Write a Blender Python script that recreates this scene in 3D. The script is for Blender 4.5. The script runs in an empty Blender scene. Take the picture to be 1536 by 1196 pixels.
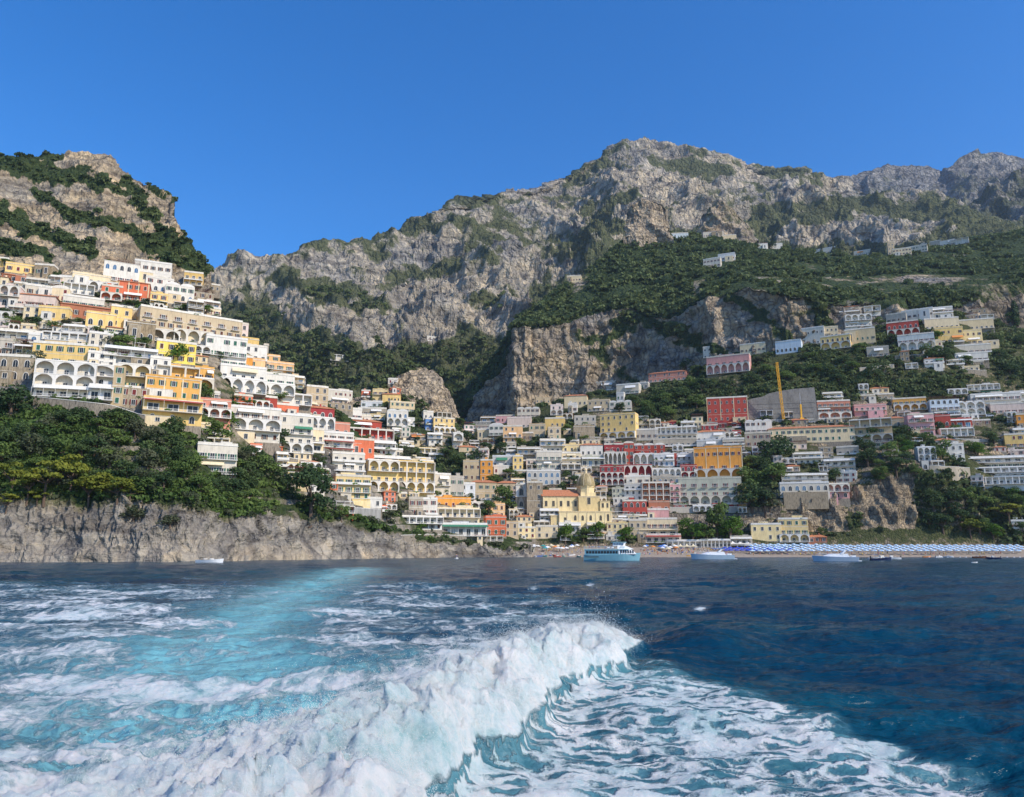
import bpy, math, random
import numpy as np
from mathutils import Vector, Matrix
from mathutils.bvhtree import BVHTree
rng = np.random.default_rng(7)
random.seed(11)
S = bpy.context.scene
COL = S.collection
F = 1150.0; CX = 768.0; CY = 598.0; HZ = 826.0; CAMH = 3.6
TH = math.atan((HZ-CY)/F)
CT, ST = math.cos(TH), math.sin(TH)
def at(px, py, Y):
    """photograph direction (px,py) at forward distance Y metres -> world point"""
    u = (px-CX)/F; v = (CY-py)/F
    dy = CT - ST*v; dz = ST + CT*v
    return np.array([u/dy*Y, Y+0*px, CAMH+dz/dy*Y]) if np.ndim(px) == 0 else np.stack([u/dy*Y, Y+0*px, CAMH+dz/dy*Y], -1)
def proj(P):
    P = np.asarray(P, float); x = P[..., 0]; y = P[..., 1]; z = P[..., 2]-CAMH
    d = y*CT+z*ST; v = -y*ST+z*CT
    return CX+F*x/d, CY-F*v/d
def z_at(py, Y):
    return at(CX, py, Y)[2]
# ---------------------------------------------------------------- noise
_P = rng.permutation(256); _P = np.concatenate([_P, _P, _P])
_G = rng.normal(size=(256, 3)); _G /= np.linalg.norm(_G, axis=1)[:, None]
def perlin(p):
    p = np.asarray(p, float); i = np.floor(p).astype(int); f = p-i; i &= 255
    w = f*f*f*(f*(f*6-15)+10); r = 0
    for a in (0, 1):
        wa = w[..., 0] if a else 1-w[..., 0]
        for b in (0, 1):
            wb = w[..., 1] if b else 1-w[..., 1]
            for c in (0, 1):
                wc = w[..., 2] if c else 1-w[..., 2]
                h = _P[_P[_P[(i[..., 0]+a) & 255]+((i[..., 1]+b) & 255)]+((i[..., 2]+c) & 255)]
                g = _G[h]
                r = r+wa*wb*wc*(g[..., 0]*(f[..., 0]-a)+g[..., 1]*(f[..., 1]-b)+g[..., 2]*(f[..., 2]-c))
    return r*1.5
def fbm(p, o=5, g=.5, lac=2.03):
    r = 0; a = 1; s = 0; p = np.asarray(p, float)
    for k in range(o):
        r = r+a*perlin(p+17.3*k); s += a; a *= g; p = p*lac
    return r/s
def ridged(p, o=5, g=.5, lac=2.07):
    r = 0; a = 1; s = 0; p = np.asarray(p, float); w = 1
    for k in range(o):
        n = 1-np.abs(perlin(p+9.1*k))*1.6; n = np.clip(n, 0, 1)**2
        r = r+a*n*w; s += a; w = np.clip(n*1.4, 0, 1); a *= g; p = p*lac
    return r/s
# ---------------------------------------------------------------- tagging and meshes
def tag(o, label=None, cat=None, group=None, kind=None):
    if label: o['label'] = label
    if cat: o['category'] = cat
    if group: o['group'] = group
    if kind: o['kind'] = kind
    return o
def empty(name, loc=(0, 0, 0), rz=0.0):
    o = bpy.data.objects.new(name, None); COL.objects.link(o)
    o.location = loc; o.rotation_euler = (0, 0, rz); o.empty_display_size = .5
    return o
def link(name, me, parent=None, loc=None, sc=None):
    o = bpy.data.objects.new(name, me); COL.objects.link(o)
    if parent: o.parent = parent
    if loc is not None: o.location = loc
    if sc is not None: o.scale = sc
    return o
def mesh_np(name, V, Fq, mats=(), attrs=None, smooth=False, midx=None):
    V = np.ascontiguousarray(V, np.float32); Fq = np.ascontiguousarray(Fq, np.int32)
    me = bpy.data.meshes.new(name); n = Fq.shape[1]
    me.vertices.add(len(V)); me.vertices.foreach_set('co', V.ravel())
    me.loops.add(Fq.size); me.loops.foreach_set('vertex_index', Fq.ravel())
    me.polygons.add(len(Fq)); me.polygons.foreach_set('loop_start', np.arange(0, Fq.size, n, dtype=np.int32))
    me.polygons.foreach_set('loop_total', np.full(len(Fq), n, np.int32))
    if smooth: me.polygons.foreach_set('use_smooth', np.ones(len(Fq), bool))
    for m in mats: me.materials.append(m)
    if midx is not None: me.polygons.foreach_set('material_index', np.ascontiguousarray(midx, np.int32))
    me.update(calc_edges=True)
    for k, a in (attrs or {}).items():
        at_ = me.attributes.new(k, 'FLOAT', 'POINT'); at_.data.foreach_set('value', np.ascontiguousarray(a, np.float32).ravel())
    return me
class MB:
    """collects simple solids; build() links them as one mesh object"""
    def __init__(s): s.v = []; s.f = []; s.m = []; s.cur = 0
    def add(s, vs, fs):
        b = len(s.v); s.v += [tuple(map(float, p)) for p in vs]
        for f in fs: s.f.append(tuple(b+i for i in f)); s.m.append(s.cur)
        return s
    def mat(s, i): s.cur = i; return s
    def box(s, x0, x1, y0, y1, z0, z1):
        return s.add([(x0, y0, z0), (x1, y0, z0), (x1, y1, z0), (x0, y1, z0), (x0, y0, z1), (x1, y0, z1), (x1, y1, z1), (x0, y1, z1)],
                     [(0, 3, 2, 1), (4, 5, 6, 7), (0, 1, 5, 4), (1, 2, 6, 5), (2, 3, 7, 6), (3, 0, 4, 7)])
    def hull(s, lo, hi, z0, z1):
        """prism between two rings given as (x,y) lists"""
        n = len(lo); return s.add([(x, y, z0) for x, y in lo]+[(x, y, z1) for x, y in hi],
                                  [tuple(range(n))[::-1], tuple(range(n, 2*n))]+[(i, (i+1) % n, n+(i+1) % n, n+i) for i in range(n)])
    def loft(s, rings, cap=True):
        n = len(rings[0]); vs = [p for r in rings for p in r]; fs = []
        for k in range(len(rings)-1):
            for i in range(n): fs.append((k*n+i, k*n+(i+1) % n, (k+1)*n+(i+1) % n, (k+1)*n+i))
        if cap: fs += [tuple(range(n))[::-1], tuple(range((len(rings)-1)*n, len(rings)*n))]
        return s.add(vs, fs)
    def lathe(s, prof, n=16, cx=0, cy=0):
        return s.loft([[(cx+r*math.cos(2*math.pi*i/n), cy+r*math.sin(2*math.pi*i/n), z) for i in range(n)] for r, z in prof])
    def tube(s, a, b, r0, r1=None, n=6):
        a = Vector(a); b = Vector(b); r1 = r0 if r1 is None else r1; d = (b-a).normalized()
        u = d.orthogonal().normalized(); w = d.cross(u)
        return s.loft([[tuple(p+(u*math.cos(2*math.pi*i/n)+w*math.sin(2*math.pi*i/n))*r) for i in range(n)] for p, r in ((a, r0), (b, r1))])
    def arcade(s, W, H, n, t, y0=0., x0=None, rise=None, pil=.16, square=False, spring=.55):
        """wall slab of thickness t (from y0-t to y0) with n open arches"""
        x0 = -W/2 if x0 is None else x0; bw = W/n
        for k in range(n):
            a = x0+k*bw; p = bw*pil/2+.08; top = H-.28
            s.box(a, a+p, y0-t, y0, 0, H) if True else None
            s.box(a+bw-p, a+bw, y0-t, y0, 0, H)
            l, r = a+p, a+bw-p; N = 2 if square else 10; pts = []
            for i in range(N+1):
                u = i/N
                z = top if square else H*spring+(top-H*spring)*math.sin(math.pi*min(max(u, .001), .999))**.62
                pts.append((l+(r-l)*u, z))
            for i in range(N):
                (xa, za), (xb, zb) = pts[i], pts[i+1]
                s.add([(xa, y0-t, za), (xb, y0-t, zb), (xb, y0-t, H), (xa, y0-t, H), (xa, y0, za), (xb, y0, zb), (xb, y0, H), (xa, y0, H)],
                      [(0, 1, 2, 3), (5, 4, 7, 6), (0, 4, 5, 1), (3, 2, 6, 7)])
        return s
    def mesh(s, name, mats):
        me = bpy.data.meshes.new(name); me.from_pydata(s.v, [], s.f)
        for m in (mats if isinstance(mats, (list, tuple)) else [mats]): me.materials.append(m)
        me.polygons.foreach_set('material_index', s.m); me.update()
        return me
    def build(s, name, mats, parent=None, loc=None):
        return link(name, s.mesh(name, mats), parent, loc)
# ---------------------------------------------------------------- materials
def newmat(name):
    m = bpy.data.materials.new(name); m.use_nodes = True; nt = m.node_tree
    b = nt.nodes['Principled BSDF']; b.inputs['Specular IOR Level'].default_value = .25
    return m, nt, b
def N(nt, t, **kw):
    n = nt.nodes.new(t)
    for k, v in kw.items():
        if k in n.inputs.keys(): n.inputs[k].default_value = v
        else: setattr(n, k, v)
    return n
def ramp(nt, stops, interp='LINEAR'):
    r = nt.nodes.new('ShaderNodeValToRGB'); r.color_ramp.interpolation = interp
    e = r.color_ramp.elements
    while len(e) > 1: e.remove(e[-1])
    for i, (p, c) in enumerate(stops):
        q = e[0] if i == 0 else e.new(p)
        q.position = p; q.color = (*c, 1) if len(c) == 3 else c
    return r
_pm = {}
def paint(name, col, rough=.85, var=.12, scale=.9, spec=.25):
    """wall paint / plaster / plain surface with weathering of its own"""
    if name in _pm: return _pm[name]
    m, nt, b = newmat(name); L = nt.links
    geo = N(nt, 'ShaderNodeNewGeometry')
    n1 = N(nt, 'ShaderNodeTexNoise', Scale=scale, Detail=6., Roughness=.65)
    mp = N(nt, 'ShaderNodeMapping'); mp.inputs['Scale'].default_value = (1, 1, .35)
    L.new(geo.outputs['Position'], mp.inputs['Vector']); L.new(mp.outputs[0], n1.inputs['Vector'])
    r = ramp(nt, [(.25, tuple(c*(1-var*1.6) for c in col)), (.5, col), (.75, tuple(min(.85, c*(1+var)) for c in col))])
    L.new(n1.outputs['Fac'], r.inputs[0])
    oi = N(nt, 'ShaderNodeObjectInfo'); rr = ramp(nt, [(0, (1.06, 1.05, 1.04)), (.5, (1, .98, .95)), (.8, (.93, .89, .82)), (1, (.86, .80, .70))] if name.startswith('plaster') else [(0, (1, 1, 1)), (1, (.95, .95, .94))])
    L.new(oi.outputs['Random'], rr.inputs[0]); ml = N(nt, 'ShaderNodeMix', data_type='RGBA', blend_type='MULTIPLY'); ml.inputs[0].default_value = 1
    L.new(r.outputs[0], ml.inputs[6]); L.new(rr.outputs[0], ml.inputs[7])
    n2 = N(nt, 'ShaderNodeTexNoise', Scale=1.3, Detail=5., Roughness=.7); mp2 = N(nt, 'ShaderNodeMapping'); mp2.inputs['Scale'].default_value = (1.6, 1.6, .16); L.new(geo.outputs['Position'], mp2.inputs['Vector']); L.new(mp2.outputs[0], n2.inputs['Vector'])
    r2_ = ramp(nt, [(.30, (1-var*2.2,)*3), (.47, (1, 1, 1))]); L.new(n2.outputs['Fac'], r2_.inputs[0]); m3 = N(nt, 'ShaderNodeMix', data_type='RGBA', blend_type='MULTIPLY'); m3.inputs[0].default_value = 1
    L.new(ml.outputs[2], m3.inputs[6]); L.new(r2_.outputs[0], m3.inputs[7]); L.new(m3.outputs[2], b.inputs['Base Color'])
    b.inputs['Roughness'].default_value = rough; b.inputs['Specular IOR Level'].default_value = spec
    _pm[name] = m; return m
WALLS = {
 'white': (.68, .645, .58), 'bluewhite': (.62, .63, .64), 'pinkwhite': (.68, .56, .51), 'cream': (.70, .58, .38), 'beige': (.52, .42, .28), 'yellow': (.74, .53, .21),
 'paleyellow': (.78, .62, .33), 'lemon': (.80, .62, .14), 'ochre': (.68, .38, .11), 'orange': (.74, .33, .07), 'peach': (.76, .47, .24), 'coral': (.66, .18, .09),
 'salmon': (.58, .25, .18), 'red': (.42, .075, .055), 'darkred': (.33, .045, .05), 'pink': (.66, .36, .36), 'stone': (.34, .28, .20), 'grey': (.44, .40, .34),
 'brown': (.42, .17, .10), 'blue': (.12, .26, .55), 'greygreen': (.45, .46, .38), 'church': (.76, .62, .35), 'skyblue': (.58, .66, .72)}
W = {k: paint('plaster_'+k, v, scale=.5 if k != 'stone' else 1.6, var=.13 if k != 'stone' else .35) for k, v in WALLS.items()}
M_trim = paint('white_trim', (.72, .69, .64), var=.08)
M_glass, _nt, _b = newmat('window_glass'); _b.inputs['Base Color'].default_value = (.022, .026, .032, 1); _b.inputs['Roughness'].default_value = .3; _b.inputs['Specular IOR Level'].default_value = .3
M_bglass, _nt, _b = newmat('blue_window_glass'); _b.inputs['Base Color'].default_value = (.06, .14, .25, 1); _b.inputs['Roughness'].default_value = .12; _b.inputs['Specular IOR Level'].default_value = .8
M_green = paint('green_shutter', (.03, .12, .08)); M_brown = paint('brown_wood', (.12, .05, .03)); M_maroon = paint('maroon_shutter', (.16, .03, .03))
M_tile = paint('terracotta_tile', (.50, .20, .10), var=.3, scale=2.5); M_slate = paint('grey_roof', (.24, .23, .22), var=.3, scale=2)
M_rail = paint('railing_metal', (.55, .56, .57), rough=.5); M_dark = paint('dark_metal', (.05, .05, .055), rough=.5)
M_awn = {'w': paint('white_canvas', (.78, .76, .72)), 'c': paint('cream_canvas', (.72, .62, .42)), 'r': paint('red_canvas', (.45, .10, .08)), 'g': paint('green_canvas', (.06, .22, .13)), 'b': paint('blue_canvas', (.10, .22, .55)), 'o': paint('orange_canvas', (.75, .28, .08))}
M_bark = paint('bark', (.13, .09, .065), var=.3, scale=5)
def leafmat(name, c0, c1, sc=.25):
    m, nt, b = newmat(name); L = nt.links
    geo = N(nt, 'ShaderNodeNewGeometry'); n1 = N(nt, 'ShaderNodeTexNoise', Scale=sc, Detail=8., Roughness=.75)
    L.new(geo.outputs['Position'], n1.inputs['Vector'])
    oi = N(nt, 'ShaderNodeObjectInfo'); n0 = N(nt, 'ShaderNodeTexNoise', Scale=.03, Detail=2.); L.new(geo.outputs['Position'], n0.inputs['Vector'])
    a1 = N(nt, 'ShaderNodeMath', operation='MULTIPLY_ADD'); L.new(oi.outputs['Random'], a1.inputs[0]); a1.inputs[1].default_value = .16; L.new(n1.outputs['Fac'], a1.inputs[2])
    a2 = N(nt, 'ShaderNodeMath', operation='MULTIPLY_ADD'); L.new(n0.outputs['Fac'], a2.inputs[0]); a2.inputs[1].default_value = .5; L.new(a1.outputs[0], a2.inputs[2])
    a3 = N(nt, 'ShaderNodeMath', operation='SUBTRACT'); L.new(a2.outputs[0], a3.inputs[0]); a3.inputs[1].default_value = .33
    r = ramp(nt, [(.33, c0), (.5, tuple((a+b_)/2 for a, b_ in zip(c0, c1))), (.68, c1), (.85, (c1[0]*1.35, c1[1]*1.15, c1[2]))]); L.new(a3.outputs[0], r.inputs[0])
    L.new(r.outputs[0], b.inputs['Base Color']); b.inputs['Roughness'].default_value = .7; b.inputs['Specular IOR Level'].default_value = .15
    tr = N(nt, 'ShaderNodeBsdfTranslucent'); L.new(r.outputs[0], tr.inputs['Color'])
    mx = N(nt, 'ShaderNodeMixShader'); mx.inputs[0].default_value = .3
    L.new(b.outputs[0], mx.inputs[1]); L.new(tr.outputs[0], mx.inputs[2]); L.new(mx.outputs[0], nt.nodes['Material Output'].inputs['Surface'])
    return m
M_wood_leaf = leafmat('scrub_leaves', (.038, .070, .028), (.15, .185, .065), .08)
M_leaf = {'dark': leafmat('dark_leaves', (.036, .070, .028), (.10, .145, .048)), 'mid': leafmat('green_leaves', (.065, .115, .030), (.17, .235, .060)),
          'olive': leafmat('olive_leaves', (.065, .085, .042), (.15, .16, .09)), 'pine': leafmat('pine_needles', (.10, .13, .018), (.24, .25, .035), .5),
          'lush': leafmat('fresh_leaves', (.05, .12, .015), (.12, .20, .03))}
def rockmat(name, cols, green, soil, strata=.05, fine=.12, vegscale=.09, bump=1.2, warmscale=.012, crack=.42, cs=1.6):
    """limestone: cols = (shadow crack, grey, warm, pale); 'veg' attribute spreads scrub"""
    m, nt, b = newmat(name); L = nt.links
    geo = N(nt, 'ShaderNodeNewGeometry'); pos = geo.outputs['Position']
    def noise(sc, det=8., ro=.6, sx=(1, 1, 1), dist=0., rot=0.):
        mp = N(nt, 'ShaderNodeMapping'); mp.inputs['Scale'].default_value = sx; mp.inputs['Rotation'].default_value = (0, rot, 0)
        n = N(nt, 'ShaderNodeTexNoise', Scale=sc, Detail=det, Roughness=ro, Distortion=dist)
        L.new(pos, mp.inputs['Vector']); L.new(mp.outputs[0], n.inputs['Vector']); return n.outputs['Fac']
    a = noise(warmscale, 6.); f = noise(fine, 10., .7, (1, 1, .6)); st = noise(strata, 8., .65, (.4, .4, 2.6), .6, .32); vert = noise(strata*2.2, 6., .6, (1.6, 1.6, .22))
    r1 = ramp(nt, [(.36, cols[1]), (.52, cols[2]), (.66, cols[1])]); L.new(a, r1.inputs[0])
    r2 = ramp(nt, [(.30, (.36, .36, .38)), (.46, (.80, .80, .80)), (.60, (1.08, 1.06, 1.0)), (.72, (1.38, 1.30, 1.2))]); L.new(f, r2.inputs[0])
    r3 = ramp(nt, [(.38, (.55, .54, .55)), (.5, (1, 1, 1)), (.64, (1.22, 1.17, 1.10))]); L.new(st, r3.inputs[0])
    r4 = ramp(nt, [(.32, (.78, .78, .80)), (.48, (1, 1, 1)), (.7, (1.05, 1.05, 1.04))]); L.new(vert, r4.inputs[0])
    vo = N(nt, 'ShaderNodeTexVoronoi', feature='DISTANCE_TO_EDGE'); vo.inputs['Scale'].default_value = fine*cs; vmp = N(nt, 'ShaderNodeMapping'); vmp.inputs['Scale'].default_value = (1, 1, .62); vmp.inputs['Rotation'].default_value = (.3, .25, 0)
    vw = N(nt, 'ShaderNodeTexNoise', Scale=fine*1.2, Detail=5.); L.new(pos, vw.inputs['Vector']); vmx = N(nt, 'ShaderNodeVectorMath', operation='MULTIPLY_ADD'); L.new(vw.outputs['Color'], vmx.inputs[0]); vmx.inputs[1].default_value = (1.1/fine,)*3; L.new(pos, vmx.inputs[2])
    L.new(vmx.outputs[0], vmp.inputs['Vector']); L.new(vmp.outputs[0], vo.inputs['Vector'])
    r5 = ramp(nt, [(.0, (crack, crack, crack*1.04)), (.07, (.92, .92, .92)), (.3, (1.08, 1.06, 1.03))]); L.new(vo.outputs['Distance'], r5.inputs[0])
    def mul(x, y):
        q = N(nt, 'ShaderNodeMix', data_type='RGBA', blend_type='MULTIPLY'); q.inputs[0].default_value = 1
        L.new(x, q.inputs[6]); L.new(y, q.inputs[7]); return q.outputs[2]
    rock = mul(mul(mul(r1.outputs[0], r2.outputs[0]), r3.outputs[0]), r4.outputs[0])
    wa = N(nt, 'ShaderNodeAttribute', attribute_name='warm'); gw = N(nt, 'ShaderNodeMix', data_type='RGBA'); gw.inputs[6].default_value = (*(sum(cols[1])/3*.90*c for c in (1.0, .955, .89)), 1)
    L.new(wa.outputs['Fac'], gw.inputs[0]); L.new(r1.outputs[0], gw.inputs[7]); r6 = ramp(nt, [(.36, (.66, .67, .70)), (.50, (1, 1, 1)), (.62, (1.14, 1.10, 1.04))]); L.new(noise(fine*.16, 5., .65, (1, 1, .8), .8), r6.inputs[0])
    rock = mul(mul(mul(mul(mul(gw.outputs[2], r6.outputs[0]), r2.outputs[0]), r3.outputs[0]), r4.outputs[0]), r5.outputs[0])
    at_ = N(nt, 'ShaderNodeAttribute', attribute_name='veg'); vn = noise(vegscale, 10., .72)
    vn2 = noise(vegscale*.25, 3., .5)
    s = N(nt, 'ShaderNodeMath', operation='MULTIPLY_ADD'); L.new(vn, s.inputs[0]); s.inputs[1].default_value = 1.5; s.inputs[2].default_value = -1.25
    s2 = N(nt, 'ShaderNodeMath', operation='MULTIPLY_ADD'); L.new(at_.outputs['Fac'], s2.inputs[0]); s2.inputs[1].default_value = 1.25; L.new(s.outputs[0], s2.inputs[2])
    s3 = N(nt, 'ShaderNodeMath', operation='MULTIPLY_ADD'); L.new(vn2, s3.inputs[0]); s3.inputs[1].default_value = .5; L.new(s2.outputs[0], s3.inputs[2])
    vm = N(nt, 'ShaderNodeMapRange'); vm.inputs['From Min'].default_value = .08; vm.inputs['From Max'].default_value = .26; L.new(s3.outputs[0], vm.inputs['Value'])
    sm = N(nt, 'ShaderNodeMapRange'); sm.inputs['From Min'].default_value = -.02; sm.inputs['From Max'].default_value = .2; L.new(s3.outputs[0], sm.inputs['Value'])
    gn = noise(vegscale*4, 6., .7); rg = ramp(nt, [(.35, green[0]), (.65, green[1])]); L.new(gn, rg.inputs[0])
    m1 = N(nt, 'ShaderNodeMix', data_type='RGBA'); L.new(sm.outputs[0], m1.inputs[0]); L.new(rock, m1.inputs[6]); m1.inputs[7].default_value = (*soil, 1)
    k = N(nt, 'ShaderNodeMath', operation='MULTIPLY'); L.new(sm.outputs[0], k.inputs[0]); k.inputs[1].default_value = .55; L.new(k.outputs[0], m1.inputs[0])
    m2 = N(nt, 'ShaderNodeMix', data_type='RGBA'); L.new(vm.outputs[0], m2.inputs[0]); L.new(m1.outputs[2], m2.inputs[6]); L.new(rg.outputs[0], m2.inputs[7])
    L.new(m2.outputs[2], b.inputs['Base Color']); b.inputs['Roughness'].default_value = .95; b.inputs['Specular IOR Level'].default_value = .08
    bm = N(nt, 'ShaderNodeBump'); bm.inputs['Strength'].default_value = 1.; bm.inputs['Distance'].default_value = bump
    ad = N(nt, 'ShaderNodeMath', operation='ADD'); L.new(f, ad.inputs[0]); L.new(vert, ad.inputs[1])
    ad2 = N(nt, 'ShaderNodeMath', operation='ADD'); L.new(ad.outputs[0], ad2.inputs[0]); L.new(st, ad2.inputs[1])
    vb = N(nt, 'ShaderNodeMath', operation='MULTIPLY_ADD'); vcl = N(nt, 'ShaderNodeMath', operation='MINIMUM'); L.new(vo.outputs['Distance'], vcl.inputs[0]); vcl.inputs[1].default_value = .22
    L.new(vcl.outputs[0], vb.inputs[0]); vb.inputs[1].default_value = 2.2; L.new(ad2.outputs[0], vb.inputs[2]); L.new(vb.outputs[0], bm.inputs['Height']); L.new(bm.outputs[0], b.inputs['Normal'])
    return m
GR = ((.024, .045, .02), (.07, .09, .032))
M_rockA = rockmat('headland_rock', ((0, 0, 0), (.39, .355, .30), (.52, .42, .29)), GR, (.25, .20, .10), .05, .16, .07, 2.5, crack=.72, cs=1.1)
M_rockB = rockmat('mountain_rock', ((0, 0, 0), (.485, .465, .43), (.53, .475, .385)), ((.065, .085, .042), (.16, .165, .085)), (.33, .31, .21), .018, .05, .03, 12., .004, crack=.80, cs=1.15)
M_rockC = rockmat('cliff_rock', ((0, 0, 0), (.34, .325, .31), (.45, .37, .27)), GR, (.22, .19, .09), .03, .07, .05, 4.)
M_rockS = rockmat('crag_rock', ((0, 0, 0), (.43, .38, .31), (.50, .41, .30)), GR, (.25, .20, .10), .05, .12, .07, 3.)
M_slope = rockmat('town_slope', ((0, 0, 0), (.30, .27, .23), (.38, .31, .22)), ((.035, .05, .022), (.10, .105, .045)), (.20, .17, .09), .1, .3, .22, 1.2)
M_rockF = rockmat('far_rock', ((0, 0, 0), (.27, .28, .30), (.31, .30, .29)), ((.06, .075, .05), (.12, .13, .08)), (.25, .24, .18), .012, .03, .012, 14., .002)
# ---------------------------------------------------------------- terrain patches
TERR = []
def resample(curve, n):
    c = np.array(curve, float); K = len(c); t = np.linspace(0, K-1, n); i = np.minimum(t.astype(int), K-2); f = (t-i)[:, None]
    return c[i]*(1-f)+c[i+1]*f
def smooth1(a, k):
    if k < 1: return a
    ker = np.ones(2*k+1)/(2*k+1); out = np.empty_like(a)
    for j in range(a.shape[1]): out[:, j] = np.convolve(np.pad(a[:, j], k, mode='edge'), ker, 'valid')
    return out
def patch(name, mat, curves, ncol, rows, disp, vegf, sm=3, back=None, base_z=None, strat=0., ter=None, warm=None):
    """curves: bottom to top, each (px,py,Y) per control column; rows: subdivisions per band; disp(P,t)->(amp, freq)"""
    K = len(curves[0]); C = [smooth1(resample(c, ncol), sm if k < len(curves)-1 else 1) for k, c in enumerate(curves)]
    G = []; T = []
    for k in range(len(C)-1):
        for j in range(rows[k]):
            f = j/rows[k]; G.append(C[k]*(1-f)+C[k+1]*f); T.append(k+f)
    G.append(C[-1]); T.append(len(C)-1.)
    G = np.array(G); T = np.array(T)[:, None]*np.ones((1, ncol))
    P = at(G[..., 0], G[..., 1], G[..., 2])
    if base_z is not None: P[0, :, 2] = base_z
    if back:
        bk = []
        for d, dz in back:
            q = P[len(T)-1].copy(); q[:, 1] += d; q[:, 0] += d*(q[:, 0]/q[:, 1])*.9; q[:, 2] = np.maximum(q[:, 2]-dz, -3); bk.append(q)
        P = np.concatenate([P, np.array(bk)]); T = np.concatenate([T, np.full((len(bk), ncol), len(C)-1.)])
        G = np.concatenate([G, np.repeat(G[-1:], len(bk), 0)])
    du = np.gradient(P, axis=1); dv = np.gradient(P, axis=0); nrm = np.cross(du, dv); nrm /= np.linalg.norm(nrm, axis=-1, keepdims=True)+1e-9
    flip = nrm[..., 1] > 0; nrm[flip] *= -1
    d = disp(P, T, G)
    P2 = P+nrm*d[..., None]
    if base_z is not None: P2[0, :, 2] = base_z
    rz_ = 0
    if ter:
        dz_, rz_ = terrace(P2, T, *ter); P2[..., 2] += dz_
    R, Cn = P.shape[:2]; idx = np.arange(R*Cn).reshape(R, Cn)
    Q = np.stack([idx[:-1, :-1], idx[:-1, 1:], idx[1:, 1:], idx[1:, :-1]], -1).reshape(-1, 4)
    px, py = proj(P2)
    veg = vegf(P2, T, px, py, G)-.55*rz_
    me = mesh_np(name, P2.reshape(-1, 3), Q, [mat], {'veg': veg, 'warm': np.ones_like(veg) if warm is None else warm(T, px, py, P2)}, smooth=True)
    o = link(name, me); tag(o, kind='structure')
    TERR.append(dict(name=name, P=P2, veg=veg, T=T, Q=Q, px=px, py=py))
    return o
def band(px, py, pts, w):
    """0..1 closeness to a polyline given in photograph pixels (used to lay out the ledges of scrub)"""
    best = np.full(px.shape, 1e9)
    for (x0, y0), (x1, y1) in zip(pts[:-1], pts[1:]):
        dx, dy = x1-x0, y1-y0; t = np.clip(((px-x0)*dx+(py-y0)*dy)/(dx*dx+dy*dy), 0, 1)
        best = np.minimum(best, np.hypot(px-x0-t*dx, py-y0-t*dy))
    nz = fbm(np.stack([px*.045, py*.07, 0*px+3], -1), 4)
    return np.clip((1.45-best/w+nz*2.2)*1.1, 0, 1)
def rows_t(T, xs, ys): return np.interp(T, xs, ys)
def terrace(P, T, t0, t1, step, k=.8):
    z = P[..., 2]+1.6*fbm(P*np.array([.02, .02, 0])+4, 3); q = z/step; f = q-np.floor(q)
    g = np.clip((f-.62)/.30, 0, 1); w_ = np.clip((T-t0)*6, 0, 1)*np.clip((t1-T)*6, 0, 1)*np.clip(.7+2.5*fbm(P*.018+9, 2), 0, 1)*k
    return (np.floor(q)+g-q)*step*w_, w_*((f > .55) & (f < .97))
# ================================================================ A: western hill with its crag
AX = [-150,0,60,110,150,185,215,245,262,290,310,325,360,420,480,560,640,720,800]
def crv(py, Y, xs=AX): return list(zip(xs, py, Y))
A_Y0 = [225,243,247,249,250,250,251,252,254,258,262,266,278,298,322,355,390,418,428]
A0 = crv([835]*19, A_Y0)
A1 = crv([760,752,752,757,750,742,742,745,748,752,760,768,770,772,778,792,808,818,824], [y+a for y, a in zip(A_Y0, [9]*19)])
A2 = crv([640,625,620,620,622,632,640,645,650,660,668,675,690,700,712,752,790,806,818], [268,280,282,284,285,287,290,294,297,303,308,314,330,350,368,392,416,436,444])
A3 = crv([520,505,505,505,508,515,520,528,532,540,548,555,575,600,640,700,755,790,812], [315,328,332,335,338,340,342,345,347,350,353,356,366,380,396,418,440,452,458])
A4 = crv([430,425,425,428,435,445,450,458,462,468,475,482,510,565,612,668,728,772,806], [390,400,405,408,408,408,406,404,402,400,398,396,396,404,418,440,458,468,470])
A5 = list(zip([-150,0,60,120,165,188,222,256,260,298,313,317,352,405,455,530,618,700,796],
              [238,233,236,229,231,262,277,300,348,384,402,470,492,532,580,622,672,746,802],
              [620,620,640,650,650,645,630,612,585,555,525,460,430,424,436,458,476,486,484]))
def dispA(P, T, G):
    amp = rows_t(T, [0, .06, .3, .9, 1.2, 2, 3.8, 4.15, 4.6, 5], [.1, 1.0, 2.6, 3.4, 1.4, .7, .5, 4, 9, 6])
    x = G[..., 0]; amp = amp*np.where((T > 3.9) & (x > 312), .25, 1.)
    big = ridged(P*np.array([.02, .02, .032]), 6, .55)-.45
    cl = ridged(P*np.array([.10, .10, .045])+5, 5, .6)-.45
    low = T < 1.25
    st = fbm(P*np.array([.015, .015, .16])+3, 4)
    fr = ridged(P*np.array([.34, .34, .10])+5, 4, .6)-.4; blk = fbm(np.stack([np.floor(P[..., 0]*.16+P[..., 1]*.1), np.floor(P[..., 0]*.05-P[..., 1]*.2)*1.7, P[..., 2]*.05], -1)*.77, 2)
    return amp*np.where(low, cl*1.6+fr*.35+blk*.9, big*1.5+st*.6)+np.where(T > 4.02, (ridged(P*np.array([.13, .13, .22])+1, 5, .6)-.4)*2.6, 0)
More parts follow.
